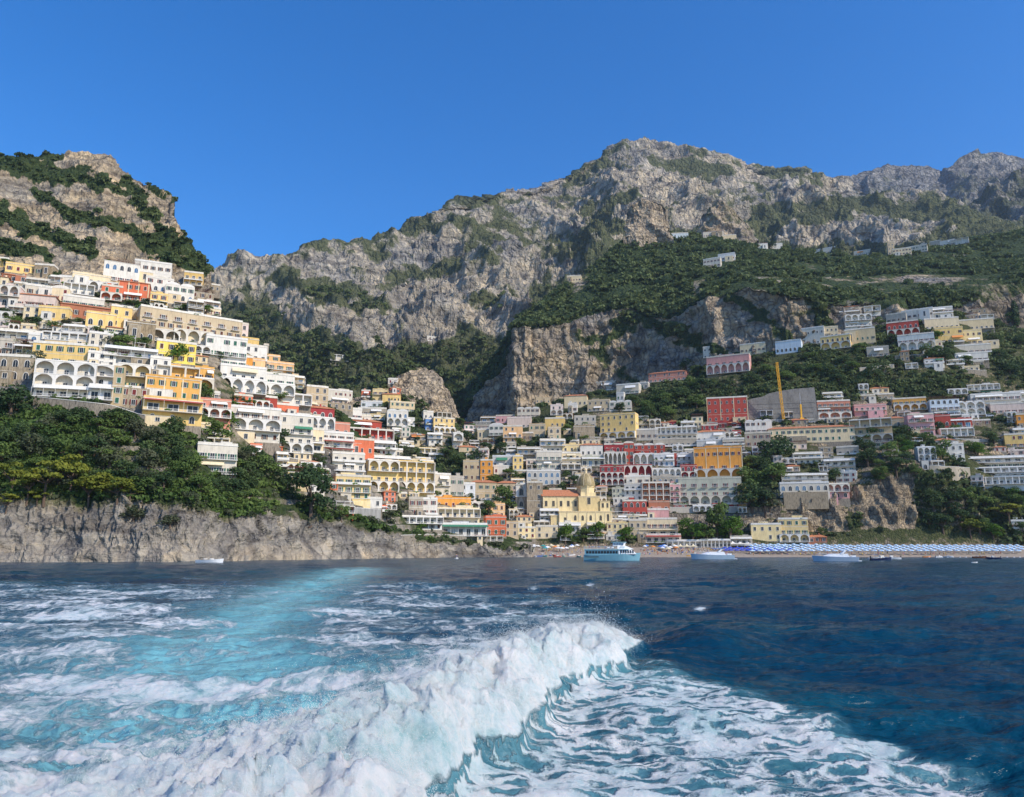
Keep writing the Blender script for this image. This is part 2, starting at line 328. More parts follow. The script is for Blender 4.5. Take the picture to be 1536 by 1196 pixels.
def vegA(P, T, px, py, G):
    v = rows_t(T, [0, .75, 1.0, 1.2, 2, 2.1, 3, 4, 4.15, 5], [-.1, .05, .35, .62, .6, .42, .42, .42, .15, .2])
    up = T > 4.02
    b = np.zeros_like(v)
    for pts, w in (([(0, 245), (80, 262), (150, 272)], 11), ([(-50, 240), (60, 248)], 10), ([(0, 315), (30, 338), (80, 355), (135, 378)], 11), ([(55, 288), (85, 308), (110, 330)], 6),
                   ([(108, 324), (150, 330), (195, 343), (225, 365)], 8), ([(188, 272), (215, 308), (240, 345)], 9), ([(235, 362), (268, 368), (305, 395)], 18), ([(0, 372), (60, 376)], 9),
                   ([(100, 262), (150, 275), (190, 290)], 5), ([(225, 280), (258, 300)], 5), ([(65, 380), (85, 410)], 5), ([(250, 385), (300, 400)], 9), ([(-10, 235), (40, 238), (90, 234)], 5)):
        b = np.maximum(b, band(px, py, pts, w))
    v = np.where(up & (px < 318), .03+b*.95, v)
    v = np.where(up & (px >= 318), .8, v)
    return v
patch('western_hill', M_rockA, [A0, A1, A2, A3, A4, A5], 620, [70, 75, 70, 55, 150], dispA, vegA, back=[(6, -1), (40, 10), (180, 90)], base_z=-3, ter=(1.15, 3.95, 4.2), warm=lambda T, px, py, P: np.clip((T-1.6)*.4, .12, 1)+.5*np.clip(1-(P[..., 2]-1)/5, 0, 1)*(fbm(P*.05, 2) > .05))
# ================================================================ S: rocky crag with the small village at its foot
SX = [470, 510, 545, 570, 590, 618, 650, 672, 686, 700, 735, 770]
S0 = list(zip(SX, [790]*12, [520]*12))
S1 = list(zip(SX, [700, 700, 698, 695, 692, 690, 690, 692, 694, 700, 715, 730], [560]*12))
S2 = list(zip(SX, [645, 645, 645, 642, 642, 646, 650, 655, 660, 668, 690, 715], [580]*12))
S3 = list(zip(SX, [615, 612, 606, 604, 604, 610, 622, 632, 640, 655, 680, 705], [620]*12))
S4 = list(zip([470, 510, 545, 572, 588, 618, 650, 670, 682, 696, 730, 765], [605, 603, 598, 588, 570, 548, 557, 584, 620, 648, 676, 700], [650, 650, 655, 660, 662, 665, 665, 660, 650, 640, 630, 620]))
def dispS(P, T, G):
    amp = rows_t(T, [0, 1, 2, 2.9, 3.2, 4], [.5, 2.5, .5, .8, 5, 3.5])
    return amp*((ridged(P*np.array([.045, .045, .03])+2, 6, .6)-.45)*1.8)+np.where(T > 2.9, 1., .15)*(ridged(P*np.array([.16, .16, .12])+1, 5, .6)-.4)*2.2
def vegS(P, T, px, py, G):
    v = rows_t(T, [0, 1, 1.7, 2, 3, 3.1, 4], [.8, .62, .4, .45, .5, .1, .12])
    return np.where(T > 3.02, .05+band(px, py, [(560, 590), (590, 562), (618, 545)], 7)+band(px, py, [(600, 600), (690, 640)], 5)*.5, v)
patch('village_crag', M_rockS, [S0, S1, S2, S3, S4], 260, [20, 45, 40, 80], dispS, vegS, back=[(5, -1), (40, 20), (120, 90)], ter=(1.2, 2.9, 4.))
# ================================================================ L: beach and the main town slope
LX = [560, 640, 700, 760, 820, 880, 950, 1020, 1100, 1180, 1260, 1340, 1420, 1480, 1540, 1720]
L0 = list(zip(LX, [832]*16, [438, 436, 434, 433, 433, 433, 433, 433, 432, 430, 428, 427, 426, 426, 426, 426]))
def zc(z, Y): return 826-(z-CAMH)*F/Y*1.0
Lb = list(zip(LX, [zc(-.8, 452)]*16, [452]*16))
L1 = list(zip(LX, [zc(5.2, 482)]*16, [480, 480, 480, 482, 482, 482, 482, 482, 480, 478, 476, 476, 476, 476, 476, 476]))
L2 = list(zip(LX, [802, 802, 800, 800, 800, 800, 800, 800, 798, 800, 800, 800, 800, 800, 800, 798], [490]*10+[482]*6))
L3 = list(zip(LX, [780, 778, 768, 765, 768, 770, 765, 768, 768, 742, 738, 705, 706, 735, 738, 738], [506]*9+[496, 494, 494, 494, 496, 498, 500]))
L4 = list(zip(LX, [720, 715, 712, 710, 710, 710, 705, 702, 690, 692, 688, 672, 670, 680, 682, 680], [545]*9+[535, 530, 525, 525, 528, 530, 535]))
L5 = list(zip(LX, [695, 688, 675, 665, 660, 658, 655, 650, 640, 636, 634, 630, 627, 625, 622, 616], [585]*9+[580]*7))
L6 = list(zip(LX, [692, 685, 664, 648, 638, 628, 624, 618, 606, 600, 602, 604, 600, 597, 594, 585], [615]*9+[610]*7))
L7 = list(zip(LX, [690, 680, 655, 638, 622, 610, 600, 590, 574, 560, 550, 548, 540, 545, 548, 540], [640, 640, 645, 650, 655, 655, 655, 652, 650, 648, 642, 636, 630, 634, 640, 640]))
L8 = list(zip([560, 640, 695, 755, 815, 878, 950, 1020, 1100, 1180, 1260, 1340, 1420, 1480, 1540, 1720], [690, 678, 640, 628, 610, 594, 580, 564, 542, 530, 508, 486, 468, 480, 500, 510], [660, 670, 685, 698, 705, 712, 716, 716, 712, 706, 702, 706, 710, 716, 724, 740]))
def dispL(P, T, G):
    x = G[..., 0]
    amp = rows_t(T, [0, 2.5, 3, 4, 5, 8], [.05, .3, .5, .6, .7, 1.2])
    cl = np.clip((x-1165)/30, 0, 1)*np.clip((T-3.05)*6, 0, 1)*np.clip((4.15-T)*6, 0, 1)*4.5
    c2 = np.clip((x-1270)/30, 0, 1)*np.clip((1500-x)/30, 0, 1)*np.clip((T-6.05)*5, 0, 1)*np.clip((7.1-T)*6, 0, 1)*5
    c3 = np.clip((x-1010)/20, 0, 1)*np.clip((1180-x)/30, 0, 1)*np.clip((T-3.1)*6, 0, 1)*np.clip((3.95-T)*6, 0, 1)*2
    return amp*fbm(P*.06, 4)*1.6+(cl+c2+c3)*((ridged(P*np.array([.06, .06, .025])+7, 5, .6)-.42)*1.9)
def vegL(P, T, px, py, G):
    x = G[..., 0]
    v = rows_t(T, [0, 2, 2.2, 3, 5, 8], [-.6, -.6, .3, .5, .55, .85])
    cl = (x > 1180) & (T > 3.03) & (T < 4.0)
    v = np.where(cl & (x < 1375), .02+.8*band(px, py, [(1272, 760), (1290, 800), (1420, 808)], 9)+.7*band(px, py, [(1280, 720), (1330, 700), (1375, 690)], 12), v)
    v = np.where(cl & (x >= 1375), .72, v)
    v = np.where((T > 6.02) & (T < 7.02) & (x > 1280) & (x < 1500), .05+.75*band(px, py, [(1300, 560), (1330, 580), (1400, 600)], 14), v)
    v = np.where((x > 1025) & (x < 1170) & (T > 3.03) & (T < 3.9), .25, v)
    return v
M_sand = paint('beach_sand', (.36, .29, .22), var=.25, scale=.6)
patch('town_hillside', M_slope, [Lb, L1, L2, L3, L4, L5, L6, L7, L8], 620, [8, 6, 36, 45, 34, 22, 34, 34], lambda P, T, G: dispL(P, T+1, G), lambda P, T, px, py, G: vegL(P, T+1, px, py, G), back=[(6, -1), (60, 5), (200, -10)], ter=(2., 7.9, 4.5))
# beach sheet
bx = np.linspace(590, 1740, 240); rowsb = []
for f_, z_, yy in ((0, -2.5, 412), (.1, .1, 432), (.2, 1.5, 441), (.45, 2.8, 452), (.7, 4.3, 468), (1, 5.6, 486)):
    rowsb.append([((x-CX)/F*yy/CT, yy+3*math.sin(x*.011), z_) for x in bx])
bp = np.array(rowsb); bp[..., 2] += .25*fbm(bp*.25, 3)
bi = np.arange(bp.shape[0]*bp.shape[1]).reshape(bp.shape[:2])
tag(link('beach', mesh_np('beach', bp.reshape(-1, 3), np.stack([bi[:-1, :-1], bi[:-1, 1:], bi[1:, 1:], bi[1:, :-1]], -1).reshape(-1, 4), [M_sand], smooth=True)), kind='structure')
# ================================================================ C: shaded cliff band and wooded plateau
CXS = [690, 715, 745, 770, 800, 850, 900, 950, 1000, 1060, 1120, 1180, 1260, 1340, 1420, 1500, 1560, 1720]
C0 = list(zip(CXS, [700, 690, 680, 672, 665, 650, 640, 630, 625, 610, 595, 585, 560, 540, 525, 520, 520, 510], [1010, 975, 930, 895, 895, 905, 905, 880, 850, 812, 778, 748, 738, 742, 752, 765, 780, 800]))
C1 = list(zip([694, 722, 748, 772, 800, 850, 900, 950, 1000, 1060, 1120, 1180, 1260, 1340, 1420, 1500, 1560, 1720], [612, 585, 555, 492, 487, 484, 468, 458, 476, 448, 428, 436, 452, 446, 440, 432, 420, 415], [1050, 1010, 965, 905, 903, 920, 930, 915, 885, 840, 802, 772, 764, 775, 792, 812, 830, 850]))
C2 = list(zip([697, 726, 752, 776, 804, 850, 897, 938, 975, 1040, 1110, 1180, 1260, 1340, 1420, 1500, 1560, 1720], [600, 572, 540, 486, 478, 462, 438, 420, 418, 402, 396, 404, 410, 408, 402, 396, 390, 385], [1080, 1040, 1000, 940, 950, 970, 990, 1000, 1000, 1000, 1000, 1000, 1000, 1000, 1010, 1020, 1030, 1040]))
C3 = list(zip([699, 728, 754, 778, 806, 850, 893, 925, 948, 1005, 1060, 1120, 1200, 1290, 1390, 1460, 1540, 1720], [592, 562, 530, 480, 464, 430, 402, 375, 352, 352, 358, 368, 378, 384, 374, 360, 348, 338], [1110, 1080, 1050, 990, 1000, 1030, 1070, 1110, 1150, 1160, 1160, 1160, 1160, 1170, 1200, 1230, 1260, 1280]))
def dispC(P, T, G):
    amp = rows_t(T, [0, .9, 1.1, 3], [14, 12, 3, 3])
    big = ridged(P*np.array([.011, .011, .005])+11, 6, .55)-.45
    st = fbm(P*np.array([.006, .006, .05])+8, 5)
    return amp*(big*1.9+st*.5)+np.where(T < 1.05, 1., .25)*((ridged(P*np.array([.05, .05, .022])+1, 5, .62)-.42)*6+(ridged(P*np.array([.10, .10, .16])+4, 4, .6)-.4)*2)
def vegC(P, T, px, py, G):
    n = fbm(P*.012, 3)
    v = np.where(T < 1, .0+n*.25+.45*band(px, py, [(900, 520), (960, 470), (1010, 500)], 14)+.12*band(px, py, [(1040, 470), (1300, 470)], 8)+.55*band(px, py, [(1090, 440), (1150, 480), (1200, 530)], 9)+.5*band(px, py, [(1010, 500), (1060, 520), (1120, 545)], 9)+.5*band(px, py, [(1215, 450), (1250, 490)], 8)+.45*band(px, py, [(870, 500), (905, 540), (960, 580)], 9), .80+n*.9)
    v = np.where((T > 1) & (px > 1040) & (py > 415), .52+n*1.3, v)
    v = np.where((px > 1290) & (T > .8) & (py > 412), .50+n*1.3, v)
    v = np.where((px < 860) & (px > 765) & (T < .98), .0, v)
    return v
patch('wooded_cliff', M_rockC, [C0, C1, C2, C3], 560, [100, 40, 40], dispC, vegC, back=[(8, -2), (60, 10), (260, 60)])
# pinnacle on the plateau and a second one beside it
def crag(name, cols, foot, ft, Yf, Yc, amp=7., veg=.1, fr=.02, mat=None, nc=90, nr=60):
    a = [(x, f+25, Yf) for x, f in zip(cols, foot)]; b_ = [(x, f, Yf+3) for x, f in zip(cols, foot)]; c = [(x, t, Yc) for x, t in ft]
    patch(name, mat or M_rockS, [a, b_, c], nc, [8, nr], lambda P, T, G: amp*((ridged(P*np.array([fr, fr, fr*.55])+4, 5, .6)-.45)*1.8), lambda P, T, px, py, G: veg+0*T, sm=1, back=[(10, 0), (80, 60)])
crag('rock_pinnacle', [936, 950, 965, 980, 995, 1010], [352, 356, 352, 350, 352, 354], [(942, 340), (948, 308), (962, 300), (985, 300), (1002, 312), (1006, 340)], 1110, 1140, 9, .06, mat=M_rockS)
crag('round_crag', [1040, 1062, 1080, 1100, 1120, 1138], [362, 362, 362, 362, 366, 370], [(1046, 350), (1056, 322), (1078, 303), (1098, 310), (1120, 335), (1134, 360)], 1300, 1350, 10, .2, mat=M_rockC)
# ================================================================ B: the great mountain
BX = [250,320,372,430,480,560,600,620,645,660,700,745,790,830,860,885,910,935,970,1000,1030,1080,1110,1145,1185,1215,1245,1262,1300,1340,1400,1440,1480,1540,1720]
BR = [425,404,390,387,374,362,345,330,318,309,295,287,283,270,258,238,226,213,205,217,221,228,240,252,246,252,268,272,285,290,290,300,320,338,350]
BYr = np.interp(BX, [250,400,560,700,830,970,1110,1250,1340,1720], [1500,1600,1750,1900,2200,2500,2500,2400,2150,2000])
BY0 = np.interp(BX, [250,560,700,900,1100,1720], [900, 920, 1060, 1180, 1350, 1400])
def bcurve(t, ys, py=None):
    f0 = np.interp(BX, [250, 700, 1000, 1300, 1720], [720, 700, 560, 470, 430])
    py_ = np.array(BR)*t+f0*(1-t)
    return list(zip(BX, py_, BY0*(1-ys)+BYr*ys))
def dispB(P, T, G):
    amp = rows_t(T, [0, 1, 2, 3, 4], [18, 28, 38, 34, 20])
    big = ridged(P*np.array([.0030, .0030, .0018])+21, 4, .5)-.42
    med = ridged(P*np.array([.011, .011, .0065])+2, 6, .6)-.45
    st = fbm((P+P[..., :1]*np.array([0, 0, .18]))*np.array([.004, .004, .030])+8, 4)
    hf = ridged(P*np.array([.036, .036, .026])+6, 5, .62)-.42
    return amp*(big*2.5+med*1.25+st*.9)+hf*14*rows_t(T, [0, 1, 2.6, 3.3, 4], [.8, 1, .9, .4, .6])
def vegB(P, T, px, py, G):
    n = fbm(P*.006, 4)
    v = .26+n*.9+.6*fbm(P*.022, 3)
    low = np.clip((py-np.interp(px, [300, 400, 480, 560, 640, 700, 760, 830, 900, 1000, 1536], [440, 445, 455, 500, 505, 470, 500, 430, 380, 350, 350]))/26, 0, 1)
    v = v*(1-low)+(.86+n*.4)*low
    v -= .9*band(px, py, [(445, 475), (500, 485), (575, 505)], 17)+.7*band(px, py, [(560, 480), (575, 500)], 15)+.9*band(px, py, [(610, 445), (650, 450), (680, 430)], 17)+.4*band(px, py, [(640, 505), (670, 500)], 10)
    v += .65*band(px, py, [(420, 415), (470, 430), (520, 440), (570, 465)], 12)+.5*band(px, py, [(950, 290), (900, 330), (830, 400), (800, 450)], 8)
    v += .45*band(px, py, [(1150, 330), (1300, 310), (1430, 320), (1536, 345)], 20)+.7*band(px, py, [(1440, 350), (1600, 350)], 14)
    v -= .6*band(px, py, [(1190, 350), (1270, 345), (1340, 350)], 15)
    return v
patch('great_mountain', M_rockB, [bcurve(0, 0), bcurve(.25, .1), bcurve(.5, .28), bcurve(.75, .6), bcurve(1, 1)], 760, [50, 60, 62, 75], dispB, vegB, sm=4, back=[(30, 0), (200, 60), (600, 400)])
crag('ridge_crag', [640, 660, 690, 730, 760, 790], [420, 425, 430, 428, 425, 420], [(648, 405), (660, 340), (690, 325), (730, 330), (760, 345), (785, 400)], 1560, 1750, 22, .15, .008, M_rockB, 120, 80) if False else None
FX = [1215, 1245, 1265, 1290, 1330, 1355, 1380, 1400, 1412, 1440, 1470, 1500, 1536, 1620, 1750]
patch('far_peaks', M_rockF, [[(x, 420, 2700) for x in FX], [(x, 340, 2900) for x in FX], list(zip(FX, [285, 270, 268, 262, 247, 246, 245, 252, 259, 240, 226, 231, 240, 246, 255], [3400]*15))], 300, [20, 70],
      lambda P, T, G: (110*(ridged(P*np.array([.0024, .0024, .0012])+31, 6, .55)-.45)+45*(ridged(P*np.array([.009, .009, .006])+3, 5, .6)-.42))*rows_t(T, [0, 1, 1.8, 2], [1, 1.6, .8, .35]), lambda P, T, px, py, G: .16+fbm(P*.004, 3)*.4, sm=1, back=[(200, 0), (500, 300)])
GX = [1425, 1450, 1465, 1490, 1515, 1540, 1620, 1750]
patch('dark_shoulder', M_rockF, [[(x, 420, 1900) for x in GX], list(zip(GX, [345, 316, 298, 280, 268, 255, 235, 215], [2350]*8))], 160, [80],
      lambda P, T, G: 40*(ridged(P*np.array([.0045, .0045, .003])+51, 6, .55)-.45)*1.6+30*(ridged(P*np.array([.011, .011, .007])+5, 5, .6)-.42), lambda P, T, px, py, G: .42+fbm(P*.006, 3)*.4, sm=1, back=[(200, 0), (500, 300)])
# ---------------------------------------------------------------- ray lookup on the finished ground
def make_bvh(names):
    V = []; Q = []; b = 0
    for t in TERR:
        if t['name'] in names:
            V.append(t['P'].reshape(-1, 3)); Q.append(t['Q']+b); b += t['P'].shape[0]*t['P'].shape[1]
    V = np.concatenate(V); Q = np.concatenate(Q)
    return BVHTree.FromPolygons(V.tolist(), Q.tolist())
BVH = make_bvh([t['name'] for t in TERR])
CAM = Vector((0, 0, CAMH))
def ground(px, py, tries=12, step=3):
    """world point of the ground seen at a photograph position, normal too"""
    for k in range(tries):
        d = Vector(at(px, py+k*step, 1000.))-CAM
        loc, nrm, i, dist = BVH.ray_cast(CAM+d.normalized()*30, d.normalized())
        if loc is not None: return loc
    return Vector(at(px, min(py, 815), 480.))
def leaf_shell(n, sx=1., sz=.8, size=.34, r0=.72, jit=.55, seed=1, lobes=None, flat=0.):
    g = np.random.default_rng(seed)
    d = g.normal(size=(n, 3)); d /= np.linalg.norm(d, axis=1)[:, None]; d[:, 2] = np.where(d[:, 2] < -.35, -d[:, 2], d[:, 2])
    rad = r0+(1.06-r0)*g.random(n)**.6
    if lobes is not None:
        k = g.integers(0, len(lobes), n); L_ = np.array(lobes)[k]; c = L_[:, :3]+d*np.array([1, 1, sz])*(L_[:, 3]*rad)[:, None]
    else:
        bump = 1+.28*perlin(d*2.2+seed); c = d*np.array([sx, sx, sz])*(rad*bump)[:, None]
    nn = d*np.array([1, 1, 1-flat])+np.array([0, 0, flat])+g.normal(size=(n, 3))*jit; nn /= np.linalg.norm(nn, axis=1)[:, None]
    a = np.cross(nn, g.normal(size=(n, 3))); a /= np.linalg.norm(a, axis=1)[:, None]; b_ = np.cross(nn, a)
    s = size*(.6+.8*g.random(n))[:, None]; w = .75
    return np.stack([c+a*s, c+b_*s*w, c-a*s, c-b_*s*w], 1)      # n,4,3 (a diamond of leaves)
BUSH = [leaf_shell(34, 1, .8, .42, .6, .7, s_) for s_ in range(6)]
PLANTER = []
for s_ in range(3):
    q_ = leaf_shell(60, 1, .8, .3, .3, .8, 60+s_); PLANTER.append(mesh_np('potted_plant', q_.reshape(-1, 3), np.arange(240).reshape(-1, 4), [M_leaf[('mid', 'lush', 'dark')[s_]]]))
# ================================================================ houses
def text_obj(c, root, name='lettering'):
    t = bpy.data.objects.new('tmp_text', c); COL.objects.link(t); bpy.context.view_layer.update()
    me = bpy.data.meshes.new_from_object(t.evaluated_get(bpy.context.evaluated_depsgraph_get())); bpy.data.objects.remove(t)
    return link(name, me, root)
def yaw_at(px):
    return math.radians(np.interp(px, [0, 300, 500, 640, 740, 830, 920, 1100, 1536], [20, 20, 19, 14, 2, 4, -12, -17, -27]))
_win = {}
def win_mesh(kind, frame, pane, shut):
    """window of 1 x 1 (origin bottom centre), facing -y"""
    key = (kind, frame.name, pane.name, shut.name if shut else '')
    if key in _win: return _win[key]
    f = MB(); p = MB().mat(0)
    if kind == 'arch':
        N_ = 8; o = [(-.5+.0, 0), (-.5, .55)]+[(-.5*math.cos(math.pi*i/N_), .55+.45*math.sin(math.pi*i/N_)) for i in range(1, N_)]+[(.5, .55), (.5, 0)]
        q = [(x*.86, z*.93) for x, z in o]; n = len(o)
        f.add([(x, -.14, z) for x, z in o]+[(x, -.14, z) for x, z in q]+[(x, .05, z) for x, z in o]+[(x, .05, z) for x, z in q],
              [(i, i+1, n+i+1, n+i) for i in range(n-1)]+[(i+1, i, 2*n+i, 2*n+i+1) for i in range(n-1)]+[(n+i, n+i+1, 3*n+i+1, 3*n+i) for i in range(n-1)])
        p.add([(x, -.03, z) for x, z in q], [tuple(range(n))]); p.mat(1); p.box(-.02, .02, -.07, -.035, 0, .9)
    else:
        f.box(-.5, -.42, -.12, .05, 0, 1); f.box(.42, .5, -.12, .05, 0, 1); f.box(-.42, .42, -.12, .05, .95, 1); f.box(-.55, .55, -.2, .05, -.06, 0)
        p.add([(-.42, -.03, 0), (.42, -.03, 0), (.42, -.03, .95), (-.42, -.03, .95)], [(0, 1, 2, 3)]); p.mat(1); p.box(-.02, .02, -.07, -.035, 0, .95)
    sh = None
    if shut:
        b = MB()
        if kind == 'closed': b.box(-.42, .42, -.09, -.072, 0, .95)
        else: b.box(-.86, -.51, -.08, -.005, 0, .95)
        sh = b.mesh('shutter', shut)
    _win[key] = (f.mesh('window', frame), p.mesh('pane', [pane, frame]), sh); return _win[key]
def railing(b, x0, x1, y, z, h=1.0, solid=False, y1=None):
    if solid: b.box(x0, x1, y-.06, y+.06, z, z+h); return
    b.box(x0, x1, y-.04, y+.04, z+h-.09, z+h); b.box(x0, x1, y-.03, y+.03, z+.08, z+.14)
    n = max(2, int((x1-x0)/.42))
    for i in range(n+1):
        x = x0+(x1-x0)*i/n; b.box(x-.035, x+.035, y-.03, y+.03, z, z+h-.09)
HOUSES = []
M_found = paint('rubble_masonry', (.27, .23, .18), var=.4, scale=2.2)
def house(x0, x1, yt, yb, col, floors, bays, roof='f', label='', dyaw=0., Y=None, depth=None, found=7., cat='house', shut=None, trim=None, sign=None, awn='w', pil=False):
    r = random.Random(int(x0*7+yt*13+x1)); xc = (x0+x1)/2
    if Y is None: Y = ground(xc, yb).y
    P = at(xc, yb, Y); H = at(xc, yt, Y)[2]-P[2]; Wd = at(x1, yb, Y)[0]-at(x0, yb, Y)[0]
    ga, gb = ground(x0+1, yb), ground(x1-1, yb); ta = math.atan2(gb.y-ga.y, max(1, gb.x-ga.x)); y0_ = yaw_at(xc)
    yw = y0_*.55+max(min(ta, y0_+.35), y0_-.35)*.45+math.radians(dyaw); Wd = Wd/max(.6, math.cos(yw))*.96; D = depth or min(max(Wd*.7, 5.), 11.)
    big = Y < 372
    root = empty({'terrace': 'terrace_house'}.get(cat, cat) if cat in ('terrace', 'annex', 'veranda', 'hotel', 'church', 'villa', 'restaurant', 'monastery', 'chapel', 'kiosk', 'beach_hut', 'hut') else 'house', tuple(P), yw)
    tag(root, label, cat, None)
    HOUSES.append((xc, (yt+yb)/2, x0, x1, yt, yb, label, Y))
    mw = W[col]; mt = trim or (W['white'] if col not in ('white', 'bluewhite') else M_trim)
    if shut is None: shut = r.choice([None, M_green, M_brown, None, M_maroon]) 
    nf = len(floors); fh = H/nf; frame = M_trim
    b = MB().box(-Wd/2, Wd/2, 0, D, 0, H); b.build('wall', mw, root)
    if roof != 'n' or floors[-1] != 'n': MB().box(-Wd/2-.12, Wd/2+.12, -.14, D, -found, -.01).build('foundation', M_found if r.random() < .75 else mw, root)
    lt = MB()
    par = min(.9, fh*.25)
    if roof == 'f':
        lt.box(-Wd/2-.18, Wd/2+.18, -.18, D+.1, H-.12, H+.14); lt.build('cornice', mt, root)
        pb = MB(); pb.box(-Wd/2, Wd/2, -.05, .12, H+.14, H+par+.14); pb.box(-Wd/2, -Wd/2+.17, .12, D, H+.14, H+par+.14); pb.box(Wd/2-.17, Wd/2, .12, D, H+.14, H+par+.14)
        pb.build('parapet', mt if r.random() < .6 else mw, root)
        if Wd > 7 and r.random() < .75:
            sx = r.uniform(-.25, .25)*Wd; sw = Wd*r.uniform(.16, .42); sh = r.uniform(1.4, 2.8)
            hb = MB().box(sx-sw/2, sx+sw/2, D*.35, D*.8, H, H+sh).build('roof_room', mw, root); MB().box(sx-sw/2-.12, sx+sw/2+.12, D*.35-.12, D*.8+.12, H+sh, H+sh+.12).build('roof_slab', mt, hb)
        if r.random() < .5:
            ax = r.uniform(-.4, .4)*Wd; MB().tube((ax, D*.6, H), (ax, D*.6, H+2.6), .05).box(ax-.5, ax+.5, D*.6-.03, D*.6+.03, H+2.2, H+2.28).box(ax-.35, ax+.35, D*.6-.03, D*.6+.03, H+1.9, H+1.98).build('antenna', M_rail, root)
    elif roof == 'p':
        e = .45; rh = min(1.8, Wd*.12); lo = [(-Wd/2-e, -e), (Wd/2+e, -e), (Wd/2+e, D+e), (-Wd/2-e, D+e)]; q = D*.4
        hi = [(-Wd/2+q, q), (Wd/2-q, q), (Wd/2-q, D-q), (-Wd/2+q, D-q)] if Wd > D else [(-Wd*.1, D*.45), (Wd*.1, D*.45), (Wd*.1, D*.55), (-Wd*.1, D*.55)]
        rr = MB().hull(lo, lo, H-.02, H+.2).hull(lo, hi, H+.2, H+.2+rh).build('roof', M_tile if col not in ('grey', 'greygreen') else M_slate, root)
        cx = r.uniform(-.3, .3)*Wd; MB().box(cx-.35, cx+.35, D*.3, D*.3+.7, H, H+rh+1.1).build('chimney', mw, rr)
    elif roof == 'v':
        n = max(1, int(Wd/6)); vb = MB()
        for k in range(n):
            a0 = -Wd/2+Wd/n*k; wv = Wd/n; ring = [(a0+wv/2-wv/2*math.cos(math.pi*i/8), H+wv*.22*math.sin(math.pi*i/8)) for i in range(9)]
            vb.loft([[(x, -.1, z) for x, z in ring], [(x, D, z) for x, z in ring]])
        vb.build('vaulted_roof', mt, root)
    elif roof == 'q':
        qb = MB(); railing(qb, -Wd/2, Wd/2, 0, H+.0, .9)
        for k in range(max(2, int(Wd/3))+1):
            x = -Wd/2+.1+(Wd-.2)*k/max(2, int(Wd/3)); qb.tube((x, .3, H), (x, .3, H+2.3), .07, n=5); qb.box(x-.05, x+.05, .1, D*.8, H+2.3, H+2.42)
        for k in range(7): qb.box(-Wd/2, Wd/2, .2+k*D*.11, .28+k*D*.11, H+2.42, H+2.5)
        qb.build('pergola', M_trim if r.random() < .6 else M_brown, root); MB().box(-Wd/2-.18, Wd/2+.18, -.18, D+.1, H-.22, H).build('cornice', mt, root)
    mglass = M_glass
    if pil:
        for i in range(bays+1):
            x = -Wd/2+.3+(Wd-.6)*i/bays; MB().box(x-.28, x+.28, -.12, 0, 0, H-.15).build('pilaster', W['cream'], root)
    def add_win(x, z, w, h, kind, y=0., sh=None, glass=None):
        f, p, s_ = win_mesh('arch' if kind == 'arch' else ('closed' if kind == 'closed' else 'rect'), frame, glass or mglass, sh)
        o = link('window' if z > .6 or h < 1.7 else 'door', f, root, (x, y, z), (w, 1, h))
        link('pane', p, o)
        if s_ and kind != 'arch':
            link('shutter', s_, o)
            if kind != 'closed': link('shutter', s_, o, (1.37, 0, 0))
        return o
    bw = Wd/bays; sx = 1 if (math.cos(yw)*(CX-xc)/F-math.sin(yw)) > 0 else -1
    side = abs(math.cos(yw)*(CX-xc)/F-math.sin(yw)) > .10
    for k, c in enumerate(floors):
        z = H-fh*(k+1); lw = c.lower(); mo = mw if c.isupper() else mt
        ww = min(1.6, bw*.48); wh = min(2.3, fh*.58)
        if k and r.random() < .5 and c not in 'n': MB().box(-Wd/2-.05, Wd/2+.05, -.07, 0, z+fh-.1, z+fh+.1).build('string_course', mt, root)
        if lw == 'n': continue
        if lw in 'rs':
            nb = max(bays, int(round(Wd/4.3))); bw2 = Wd/nb; ww = min(1.6, bw2*.45)
            for i in range(nb):
                if r.random() < .06: continue
                x = -Wd/2+bw2*(i+.5); cl = shut and r.random() < .3
                add_win(x, z+fh*.28, ww, wh, 'closed' if cl else 'rect', sh=shut if (bw2 > 2.3*ww or cl) else None)
        elif lw == 'a':
            nb = bays if Y < 330 else max(bays, int(round(Wd/4.2)))
            for i in range(nb): add_win(-Wd/2+Wd/nb*(i+.5), z+fh*.16, min(Wd/nb*.55, 2.1), min(fh*.68, 3.2), 'arch', glass=M_bglass if col in ('bluewhite', 'white', 'grey') and r.random() < .5 else None)
        elif lw in 'bk':
            nb = max(bays, int(round(Wd/4.2))) if lw == 'b' else bays
            for i in range(nb):
                x = -Wd/2+Wd/nb*(i+.5); add_win(x, z+.06, min(1.9, Wd/nb*.52), min(fh*.72, 2.4), 'rect', sh=shut if bw > 3 else None)
                if lw == 'k':
                    bb = MB().box(x-bw*.32, x+bw*.32, -1.0, 0, z-.16, z).build('balcony', mt, root); rl = MB(); railing(rl, x-bw*.32, x+bw*.32, -.95, z, .95); rl.build('railing', M_rail, bb)
